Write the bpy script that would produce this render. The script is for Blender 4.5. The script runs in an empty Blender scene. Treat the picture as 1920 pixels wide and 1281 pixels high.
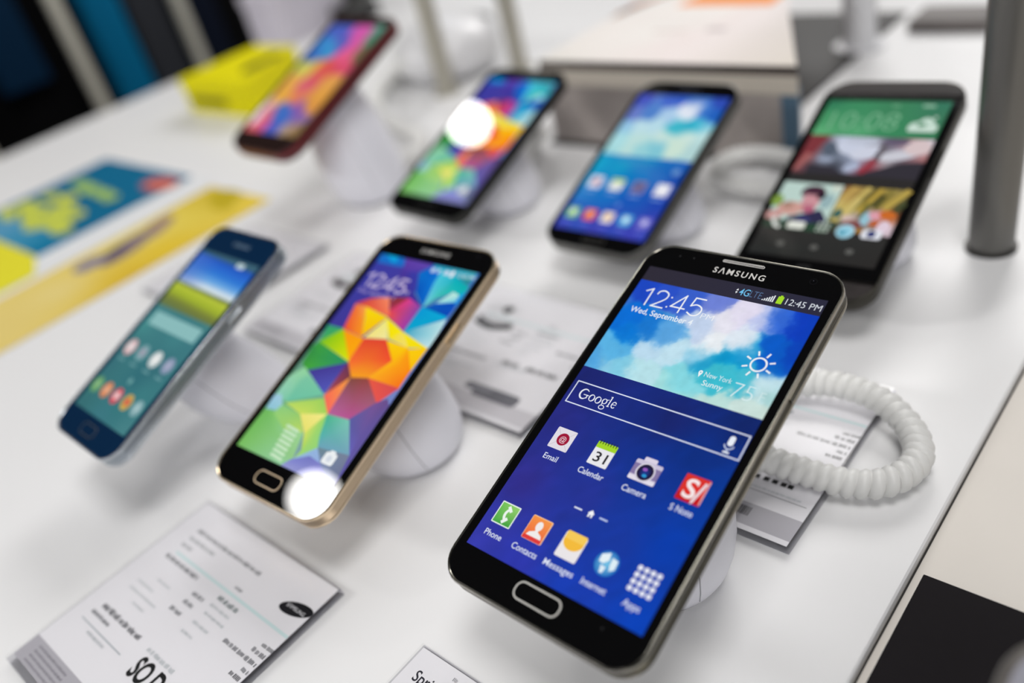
# A table of display smartphones in a shop, seen from just above the table top.
import bpy, bmesh, math, random
from mathutils import Vector, Matrix
random.seed(7)
scene = bpy.context.scene
COL = scene.collection
S = 0.001            # shapes are written in millimetres
TZ = 0.9             # height of the table top (m)

# ------------------------------------------------------------------ camera
cam_d = bpy.data.cameras.new('camera'); cam = bpy.data.objects.new('camera', cam_d); COL.objects.link(cam)
RX = Vector((0.74107909, -0.22487228, 0.63264068)); RY = Vector((0.634602, 0.54231893, -0.5506092)); RU = Vector((-0.21927627, 0.80952, 0.54460562))
m = Matrix((RX, RY, RU)).to_4x4(); m.translation = Vector((0, 0, TZ + 0.25)); cam.matrix_world = m
cam_d.sensor_width = 36; cam_d.lens = 30.0; cam_d.clip_start = 0.01; cam_d.clip_end = 50
cam_d.dof.use_dof = True; cam_d.dof.focus_distance = 0.297; cam_d.dof.aperture_fstop = 3.3
scene.camera = cam

# ------------------------------------------------------------------ exposure, world, lights
scene.view_settings.view_transform = 'Standard'; scene.view_settings.look = 'None'
scene.view_settings.exposure = 0.2; scene.view_settings.gamma = 1.0; scene.view_settings.use_curve_mapping = False
scene.cycles.use_denoising = True
scene.cycles.max_bounces = 8
world = bpy.data.worlds.new('world'); scene.world = world; world.use_nodes = True
world.node_tree.nodes['Background'].inputs[0].default_value = (0.93, 0.96, 1.0, 1)
world.node_tree.nodes['Background'].inputs[1].default_value = 0.22

def area(name, loc, target, sx, sy, power, color=(1, 1, 1), shape='RECTANGLE'):
    d = bpy.data.lights.new(name, 'AREA'); d.shape = shape; d.size = sx
    if shape in ('RECTANGLE', 'ELLIPSE'): d.size_y = sy
    d.energy = power; d.color = color
    o = bpy.data.objects.new(name, d); COL.objects.link(o)
    o.location = loc
    o.rotation_euler = (Vector(target) - Vector(loc)).to_track_quat('-Z', 'Y').to_euler()
    return o
area('ceiling_panel_light', (0.15, 0.15, 2.7), (-0.1, 0.2, TZ), 0.7, 0.7, 12.5, (1.0, 0.985, 0.97))
area('ceiling_panel_light', (1.2, -1.3, 2.6), (-0.2, 0.1, TZ), 1.0, 1.0, 15, (1.0, 0.98, 0.96))
area('ceiling_panel_light', (-0.9, 2.6, 2.7), (-0.6, 0.6, TZ), 1.4, 1.0, 38, (1.0, 0.98, 0.96))
area('ceiling_panel_light', (-3.3, 3.0, 2.7), (-0.9, 0.3, TZ), 0.9, 0.9, 8, (0.96, 0.98, 1.0))
area('ceiling_spot_light', (-1.818, -0.211, 2.5), (-0.25, 0.1, TZ), 0.13, 0.13, 1.9, (1.0, 0.98, 0.95), shape='DISK')
area('ceiling_spot_light', (-2.011, 1.028, 2.5), (-0.43, 0.39, TZ), 0.115, 0.115, 1.3, (1.0, 0.98, 0.95), shape='DISK')
area('added_key_light', (-2.4, -1.9, 2.6), (-0.3, 0.2, TZ), 0.42, 0.42, 30, (1.0, 0.985, 0.965))  # added lamp for the side shadows that the weak spots don't cast

# ------------------------------------------------------------------ materials
def lin(c):
    r = []
    for v in c[:3]:
        v = max(0.0, min(1.0, v / 255.0))
        r.append(v / 12.92 if v <= 0.04045 else ((v + 0.055) / 1.055) ** 2.4)
    return r
MATS = {}
def mat(name, rgb, rough=0.5, metal=0.0, spec=0.5, noise=0.0, nscale=40.0, bump=0.0, coat=0.0, alpha=None):
    if name in MATS: return MATS[name]
    mt = bpy.data.materials.new(name); mt.use_nodes = True; nt = mt.node_tree
    b = nt.nodes['Principled BSDF']; c = lin(rgb)
    b.inputs['Base Color'].default_value = (*c, 1); b.inputs['Roughness'].default_value = rough
    b.inputs['Metallic'].default_value = metal; b.inputs['Specular IOR Level'].default_value = spec
    b.inputs['Coat Weight'].default_value = coat
    if noise or bump:
        tc = nt.nodes.new('ShaderNodeTexCoord'); nz = nt.nodes.new('ShaderNodeTexNoise')
        nz.inputs['Scale'].default_value = nscale; nz.inputs['Detail'].default_value = 6
        nt.links.new(tc.outputs['Object'], nz.inputs['Vector'])
        if noise:
            mx = nt.nodes.new('ShaderNodeMix'); mx.data_type = 'RGBA'
            mx.inputs[6].default_value = (*[v * (1 - noise) for v in c], 1); mx.inputs[7].default_value = (*[min(1, v * (1 + noise)) for v in c], 1)
            nt.links.new(nz.outputs['Fac'], mx.inputs[0]); nt.links.new(mx.outputs[2], b.inputs['Base Color'])
        if bump:
            bp = nt.nodes.new('ShaderNodeBump'); bp.inputs['Strength'].default_value = bump; bp.inputs['Distance'].default_value = 0.0005
            nt.links.new(nz.outputs['Fac'], bp.inputs['Height']); nt.links.new(bp.outputs['Normal'], b.inputs['Normal'])
    MATS[name] = mt; return mt

def ink_mat(name, emit=False, rough=0.5, strength=1.0):
    """colour comes from the mesh's own 'ink' colours: printed card, or a lit display behind glass"""
    mt = bpy.data.materials.new(name); mt.use_nodes = True; nt = mt.node_tree; b = nt.nodes['Principled BSDF']
    at = nt.nodes.new('ShaderNodeAttribute'); at.attribute_name = 'ink'
    if emit:
        b.inputs['Base Color'].default_value = (0.004, 0.004, 0.005, 1)
        nt.links.new(at.outputs['Color'], b.inputs['Emission Color']); b.inputs['Emission Strength'].default_value = strength
    else:
        nt.links.new(at.outputs['Color'], b.inputs['Base Color'])
    b.inputs['Roughness'].default_value = rough
    return mt
M_DISPLAY = ink_mat('lit_display_under_glass', True, 0.012, 0.83)
M_PRINT = ink_mat('printed_paper', False, 0.6)
M_PRINT.node_tree.nodes['Principled BSDF'].inputs['Specular IOR Level'].default_value = 0.15
M_LENS = ink_mat('camera_window_glass', False, 0.02)

def clear_mat(name, tint=(1, 1, 1), amount=0.93, rough=0.04):
    mt = bpy.data.materials.new(name); mt.use_nodes = True; nt = mt.node_tree
    nt.nodes.remove(nt.nodes['Principled BSDF']); out = nt.nodes['Material Output']
    t = nt.nodes.new('ShaderNodeBsdfTransparent'); t.inputs[0].default_value = (*[v * amount for v in tint], 1)
    g = nt.nodes.new('ShaderNodeBsdfGlossy'); g.inputs['Roughness'].default_value = rough
    fr = nt.nodes.new('ShaderNodeFresnel'); fr.inputs[0].default_value = 1.49
    ge = nt.nodes.new('ShaderNodeNewGeometry'); iv = nt.nodes.new('ShaderNodeMath'); iv.operation = 'SUBTRACT'; iv.inputs[0].default_value = 1.0
    ml = nt.nodes.new('ShaderNodeMath'); ml.operation = 'MULTIPLY'
    nt.links.new(ge.outputs['Backfacing'], iv.inputs[1]); nt.links.new(fr.outputs[0], ml.inputs[0]); nt.links.new(iv.outputs[0], ml.inputs[1])
    mx = nt.nodes.new('ShaderNodeMixShader')
    nt.links.new(ml.outputs[0], mx.inputs[0]); nt.links.new(t.outputs[0], mx.inputs[1]); nt.links.new(g.outputs[0], mx.inputs[2])
    nt.links.new(mx.outputs[0], out.inputs[0])
    return mt
M_CLEAR = clear_mat('clear_acrylic', amount=0.99, rough=0.2); M_CLEAR_EDGE = clear_mat('clear_acrylic_edge', (0.95, 0.95, 0.97), 0.93)

M_TABLE = mat('white_laminate', (232, 232, 233), 0.42, noise=0.012, nscale=9)
M_CREAM = mat('cream_laminate', (226, 220, 212), 0.5, noise=0.015, nscale=9)
M_STAND = mat('white_stand_plastic', (238, 238, 246), 0.38, noise=0.01, nscale=60)
M_SEAM = mat('grey_joint_plastic', (150, 150, 156), 0.5)
M_CORD = mat('white_cord_plastic', (226, 226, 224), 0.4, noise=0.015, nscale=200)
M_GLASS = mat('black_cover_glass', (9, 9, 10), 0.012, spec=0.45)
M_BLACK = mat('black_plastic', (16, 16, 17), 0.4)
M_MAT = mat('black_matte_sheet', (26, 23, 26), 0.8, spec=0.15, noise=0.08, nscale=300)

# ------------------------------------------------------------------ object helpers
def prop(o, label=None, cat=None, group=None, kind=None):
    if label: o['label'] = label
    if cat: o['category'] = cat
    if group: o['group'] = group
    if kind: o['kind'] = kind
    return o
def W(x, y, z): return (x * S, y * S, TZ + z * S)
def thing(name, label, cat, loc=(0, 0, 0), group=None, rot=None):
    o = bpy.data.objects.new(name, None); COL.objects.link(o); o.empty_display_size = 0.02
    if rot is not None:
        mm = rot.to_4x4(); mm.translation = Vector(loc); o.matrix_world = mm
    else: o.location = loc
    return prop(o, label, cat, group)
def link_mesh(name, me, mats, parent=None, smooth=False):
    for mt in (mats if isinstance(mats, (list, tuple)) else [mats]): me.materials.append(mt)
    if smooth:
        for p in me.polygons: p.use_smooth = True
    o = bpy.data.objects.new(name, me); COL.objects.link(o)
    if parent is not None: o.parent = parent
    return o
def from_lists(name, V, F, mats, parent=None, smooth=False, mi=None, sharp=None):
    me = bpy.data.meshes.new(name); me.from_pydata([(x * S, y * S, z * S) for x, y, z in V], [], F); me.update()
    if mi:
        for p, k in zip(me.polygons, mi): p.material_index = k
    o = link_mesh(name, me, mats, parent, smooth)
    if sharp:
        me.set_sharp_from_angle(angle=math.radians(sharp))
    return o
def rrect(x0, x1, y0, y1, r, n=9):
    """rounded rectangle outline, counter-clockwise; r may be one radius or (bottom, top)"""
    rb, rt = (r, r) if not isinstance(r, (tuple, list)) else r
    P = []
    for cx, cy, a0, rr in ((x1 - rb, y0 + rb, -90, rb), (x1 - rt, y1 - rt, 0, rt), (x0 + rt, y1 - rt, 90, rt), (x0 + rb, y0 + rb, 180, rb)):
        for i in range(n):
            a = math.radians(a0 + 90 * i / (n - 1)); P.append((cx + rr * math.cos(a), cy + rr * math.sin(a)))
    return P
def loft(name, rings, mats, parent=None, mi=None, cap0=True, cap1=True, smooth=True, sharp=35, close=False):
    """rings: lists of 3-D points with the same count"""
    n = len(rings[0]); V = [p for r in rings for p in r]; F = []; I = []
    K = len(rings)
    for k in range(K if close else K - 1):
        k2 = (k + 1) % K
        for i in range(n):
            j = (i + 1) % n; F.append((k * n + i, k * n + j, k2 * n + j, k2 * n + i)); I.append(mi[k] if mi else 0)
    if not close:
        if cap0: F.append(tuple(reversed(range(n)))); I.append(mi[0] if mi else 0)
        if cap1: F.append(tuple((K - 1) * n + i for i in range(n))); I.append(mi[-1] if mi else 0)
    o = from_lists(name, V, F, mats, parent, smooth, I, sharp)
    bm = bmesh.new(); bm.from_mesh(o.data); bmesh.ops.recalc_face_normals(bm, faces=bm.faces); bm.to_mesh(o.data); bm.free()
    return o
def plate(name, outline, z0, z1, mats, parent=None, bev=0.0, mi=None):
    """flat slab from an outline with a small chamfer"""
    cx = sum(p[0] for p in outline) / len(outline); cy = sum(p[1] for p in outline) / len(outline)
    def ins(d):
        if d == 0: return outline
        R = []
        n = len(outline)
        for i, (x, y) in enumerate(outline):
            px, py = outline[i - 1]; qx, qy = outline[(i + 1) % n]
            tx, ty = qx - px, qy - py; L = math.hypot(tx, ty) or 1
            R.append((x - ty / L * d * 1.0 * (1), y + tx / L * d))
        return R
    rings = []
    if bev:
        for d, z in ((bev, z0), (0, z0 + bev), (0, z1 - bev), (bev, z1)): rings.append([(x, y, z) for x, y in ins(d)])
    else:
        for z in (z0, z1): rings.append([(x, y, z) for x, y in outline])
    return loft(name, rings, mats, parent, mi, sharp=30)
def box(name, x0, x1, y0, y1, z0, z1, mats, parent=None, bev=0.5, r=None):
    return plate(name, rrect(x0, x1, y0, y1, r if r else max(bev, 0.3), 5), z0, z1, mats, parent, bev)
def tube_mesh(path, rad, n=10):
    """rings along a path; rad is a number or list"""
    P = [Vector(p) for p in path]; rings = []; up = Vector((0, 0, 1)); last = None
    for i, p in enumerate(P):
        t = (P[min(i + 1, len(P) - 1)] - P[max(i - 1, 0)]).normalized()
        if last is None:
            a = t.orthogonal().normalized()
        else:
            a = (last - t * last.dot(t)).normalized()
        last = a; b = t.cross(a); r = rad[i] if isinstance(rad, (list, tuple)) else rad
        rings.append([tuple(p + (a * math.cos(2 * math.pi * k / n) + b * math.sin(2 * math.pi * k / n)) * r) for k in range(n)])
    return rings
def tube(name, path, rad, mats, parent=None, n=10): return loft(name, tube_mesh(path, rad, n), mats, parent, sharp=60)
def spline(pts, per=12):
    P = [Vector(p) for p in pts]; P = [P[0] * 2 - P[1]] + P + [P[-1] * 2 - P[-2]]; out = []
    for i in range(1, len(P) - 2):
        for k in range(per):
            t = k / per; a, b, c, d = P[i - 1:i + 3]
            out.append(0.5 * ((2 * b) + (c - a) * t + (2 * a - 5 * b + 4 * c - d) * t * t + (3 * b - a - 3 * c + d) * t ** 3))
    out.append(P[-2]); return out

# ------------------------------------------------------------------ ink canvas: flat artwork as coloured faces
_font = {}
def glyphs(s, offset=0.0, shear=0.0, space=1.0):
    key = (s, offset, shear, space)
    if key in _font: return _font[key]
    cu = bpy.data.curves.new('glyph', 'FONT'); cu.body = s; cu.size = 1; cu.offset = offset; cu.shear = shear; cu.space_character = space
    cu.resolution_u = 4; cu.fill_mode = 'FRONT'
    ob = bpy.data.objects.new('glyph', cu); COL.objects.link(ob)
    dg = bpy.context.evaluated_depsgraph_get(); ev = ob.evaluated_get(dg); me = ev.to_mesh()
    V = [(v.co.x, v.co.y) for v in me.vertices]; F = [tuple(p.vertices) for p in me.polygons]
    ev.to_mesh_clear(); bpy.data.objects.remove(ob); bpy.data.curves.remove(cu)
    _font[key] = (V, F); return V, F
CAP = max(v[1] for v in glyphs('H')[0])
class Ink:
    def __init__(s, dz=0.0016): s.V = []; s.F = []; s.C = []; s.z = 0.0; s.dz = dz
    def up(s, k=1): s.z += s.dz * k
    def face(s, pts, cols):
        if len(cols) == 1: cols = list(cols) * len(pts)
        b = len(s.V); s.V += [(p[0], p[1], s.z) for p in pts]; s.F.append(tuple(range(b, b + len(pts)))); s.C.append([lin(c) for c in cols])
    def poly(s, pts, cols):
        s.up()
        if len(cols) == 1: cols = list(cols) * len(pts)
        a = sum(pts[i - 1][0] * pts[i][1] - pts[i][0] * pts[i - 1][1] for i in range(len(pts)))
        if a < 0: pts = pts[::-1]; cols = cols[::-1]
        if len(pts) <= 4 or len(set(map(tuple, cols))) == 1: s.face(pts, cols); return
        n = len(pts); c = (sum(p[0] for p in pts) / n, sum(p[1] for p in pts) / n); cc = tuple(sum(q[k] for q in cols) / n for k in range(3))
        for i in range(n): s.face([pts[i - 1], pts[i], c], [cols[i - 1], cols[i], cc])
    def rect(s, x0, x1, y0, y1, c, lift=True):
        if lift: s.up()
        s.face([(x0, y0), (x1, y0), (x1, y1), (x0, y1)], c if isinstance(c, list) else [c])
    def rr(s, x0, x1, y0, y1, r, c): s.up(); s.face(rrect(x0, x1, y0, y1, r, 6), [c])
    def ell(s, cx, cy, rx, ry, c, n=28, rot=0.0, edge=None):
        s.up(); P = []
        for i in range(n):
            a = 2 * math.pi * i / n; x, y = rx * math.cos(a), ry * math.sin(a); P.append((cx + x * math.cos(rot) - y * math.sin(rot), cy + x * math.sin(rot) + y * math.cos(rot)))
        if edge is None: s.face(P, [c])
        else:
            for i in range(n): s.face([(cx, cy), P[i - 1], P[i]], [c, edge, edge])
    def ring(s, cx, cy, r, w, c, n=32, rx=1.0):
        s.up()
        for i in range(n):
            a, b = 2 * math.pi * i / n, 2 * math.pi * (i + 1) / n
            s.face([(cx + rx * (r + w) * math.cos(a), cy + (r + w) * math.sin(a)), (cx + rx * (r + w) * math.cos(b), cy + (r + w) * math.sin(b)), (cx + rx * r * math.cos(b), cy + r * math.sin(b)), (cx + rx * r * math.cos(a), cy + r * math.sin(a))], [c])
    def line(s, pts, w, c, closed=False):
        s.up(); n = len(pts)
        for i in range(n if closed else n - 1):
            (x0, y0), (x1, y1) = pts[i], pts[(i + 1) % n]; L = math.hypot(x1 - x0, y1 - y0) or 1
            dx, dy = (x1 - x0) / L * w / 2, (y1 - y0) / L * w / 2
            s.face([(x0 - dx - dy, y0 - dy + dx), (x0 - dx + dy, y0 - dy - dx), (x1 + dx + dy, y1 + dy - dx), (x1 + dx - dy, y1 + dy + dx)], [c]); s.z += s.dz * 0.2
    def stroke(s, pts, ws, c):
        """smooth stroke with varying width"""
        s.up(); L = []; R = []
        for i, (x, y) in enumerate(pts):
            a = pts[max(i - 1, 0)]; b = pts[min(i + 1, len(pts) - 1)]; tx, ty = b[0] - a[0], b[1] - a[1]; l = math.hypot(tx, ty) or 1
            w = (ws[i] if isinstance(ws, (list, tuple)) else ws) / 2; L.append((x - ty / l * w, y + tx / l * w)); R.append((x + ty / l * w, y - tx / l * w))
        for i in range(len(pts) - 1): s.face([R[i], R[i + 1], L[i + 1], L[i]], [c])
    def text(s, st, x, y, h, c, width=None, offset=0.0, shear=0.0, align='L', xs=1.0, space=1.0):
        s.up(); V, F = glyphs(st, offset, shear, space)
        if not V: return
        k = h / CAP; x0 = min(v[0] for v in V); x1 = max(v[0] for v in V); kx = k * xs
        if width: kx = width / (x1 - x0)
        ox = {'L': 0, 'C': -(x1 - x0) * kx / 2, 'R': -(x1 - x0) * kx}[align]
        b = len(s.V); s.V += [(x + ox + (v[0] - x0) * kx, y + v[1] * k, s.z) for v in V]
        cl = lin(c)
        for f in F: s.F.append(tuple(b + i for i in f)); s.C.append([cl] * len(f))
    def grid(s, x0, x1, y0, y1, nx, ny, fn):
        s.up(); b = len(s.V); K = []
        for j in range(ny + 1):
            for i in range(nx + 1):
                x = x0 + (x1 - x0) * i / nx; y = y0 + (y1 - y0) * j / ny; s.V.append((x, y, s.z)); K.append(lin(fn(x, y)))
        for j in range(ny):
            for i in range(nx):
                q = (j * (nx + 1) + i, j * (nx + 1) + i + 1, (j + 1) * (nx + 1) + i + 1, (j + 1) * (nx + 1) + i)
                s.F.append(tuple(b + v for v in q)); s.C.append([K[v] for v in q])
    def mesh(s, name):
        me = bpy.data.meshes.new(name); me.from_pydata([(x * S, y * S, z * S) for x, y, z in s.V], [], s.F); me.update()
        ca = me.color_attributes.new('ink', 'FLOAT_COLOR', 'CORNER'); flat = []
        for cs in s.C:
            for c in cs: flat += [c[0], c[1], c[2], 1.0]
        ca.data.foreach_set('color', flat); return me
    def obj(s, name, m, parent=None): return link_mesh(name, s.mesh(name), m, parent)

from mathutils import noise as mnoise
def blend(points, power=3.0, warp=0.0, wscale=0.1, sig=0.0, amp=0.0):
    """soft picture interpolated between coloured control points, with a little turbulence"""
    def fn(x, y):
        wx = wy = 0.0
        if warp:
            v = Vector((x * wscale, y * wscale, 3.1)); wx = mnoise.fractal(v, 0.8, 2.1, 6) * warp; wy = mnoise.fractal(v + Vector((9, 5, 2)), 0.8, 2.1, 6) * warp
        X, Y = x + wx, y + wy; sw = r = g = b = 0.0
        for px, py, cr, cg, cb in points:
            d2 = (X - px) ** 2 + (Y - py) ** 2
            w = math.exp(-d2 / (2 * sig * sig)) + 0.004 / (1 + d2) if sig else 1.0 / (d2 ** (power / 2) + 1e-3); sw += w; r += w * cr; g += w * cg; b += w * cb
        k = 1.0 + (mnoise.fractal(Vector((x * 0.35, y * 0.35, 1.7)), 1.0, 2.0, 4) * amp if amp else 0.0)
        return (r / sw * k, g / sw * k, b / sw * k)
    return fn

# measured artwork and placement data (millimetres)
POSE = {'note3': ([-140.6, 170.6, 63.5], [[0.99976, -0.01581, 0.01513], [0.01037, 0.95118, 0.30847], [-0.01927, -0.30824, 0.95111]]), 's5': ([-284.6, 159.5, 54.8], [[0.99866, 0.05126, -0.00719], [-0.04646, 0.94892, 0.31207], [0.02282, -0.31131, 0.95003]]), 's5mini': ([-389.8, 124.3, 62.2], [[0.99971, -0.0204, 0.0129], [0.01439, 0.93284, 0.36], [-0.01938, -0.35971, 0.93286]]), 'm8': ([-162.4, 385.6, 48.3], [[0.99955, 0.01306, 0.02714], [-0.0214, 0.94204, 0.33481], [-0.02119, -0.33524, 0.9419]]), 's4': ([-283.0, 380.1, 46.1], [[1.0, 0.00258, -0.00136], [-0.00193, 0.93453, 0.35588], [0.00219, -0.35587, 0.93453]]), 's5b': ([-412.8, 378.2, 52.7], [[0.99975, -0.00979, -0.02004], [0.01604, 0.94003, 0.34071], [0.01551, -0.34095, 0.93995]]), 'red': ([-548.3, 359.0, 96.8], [[0.99971, -0.00071, -0.02389], [0.00946, 0.92963, 0.36838], [0.02195, -0.36851, 0.92937]])}
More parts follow.
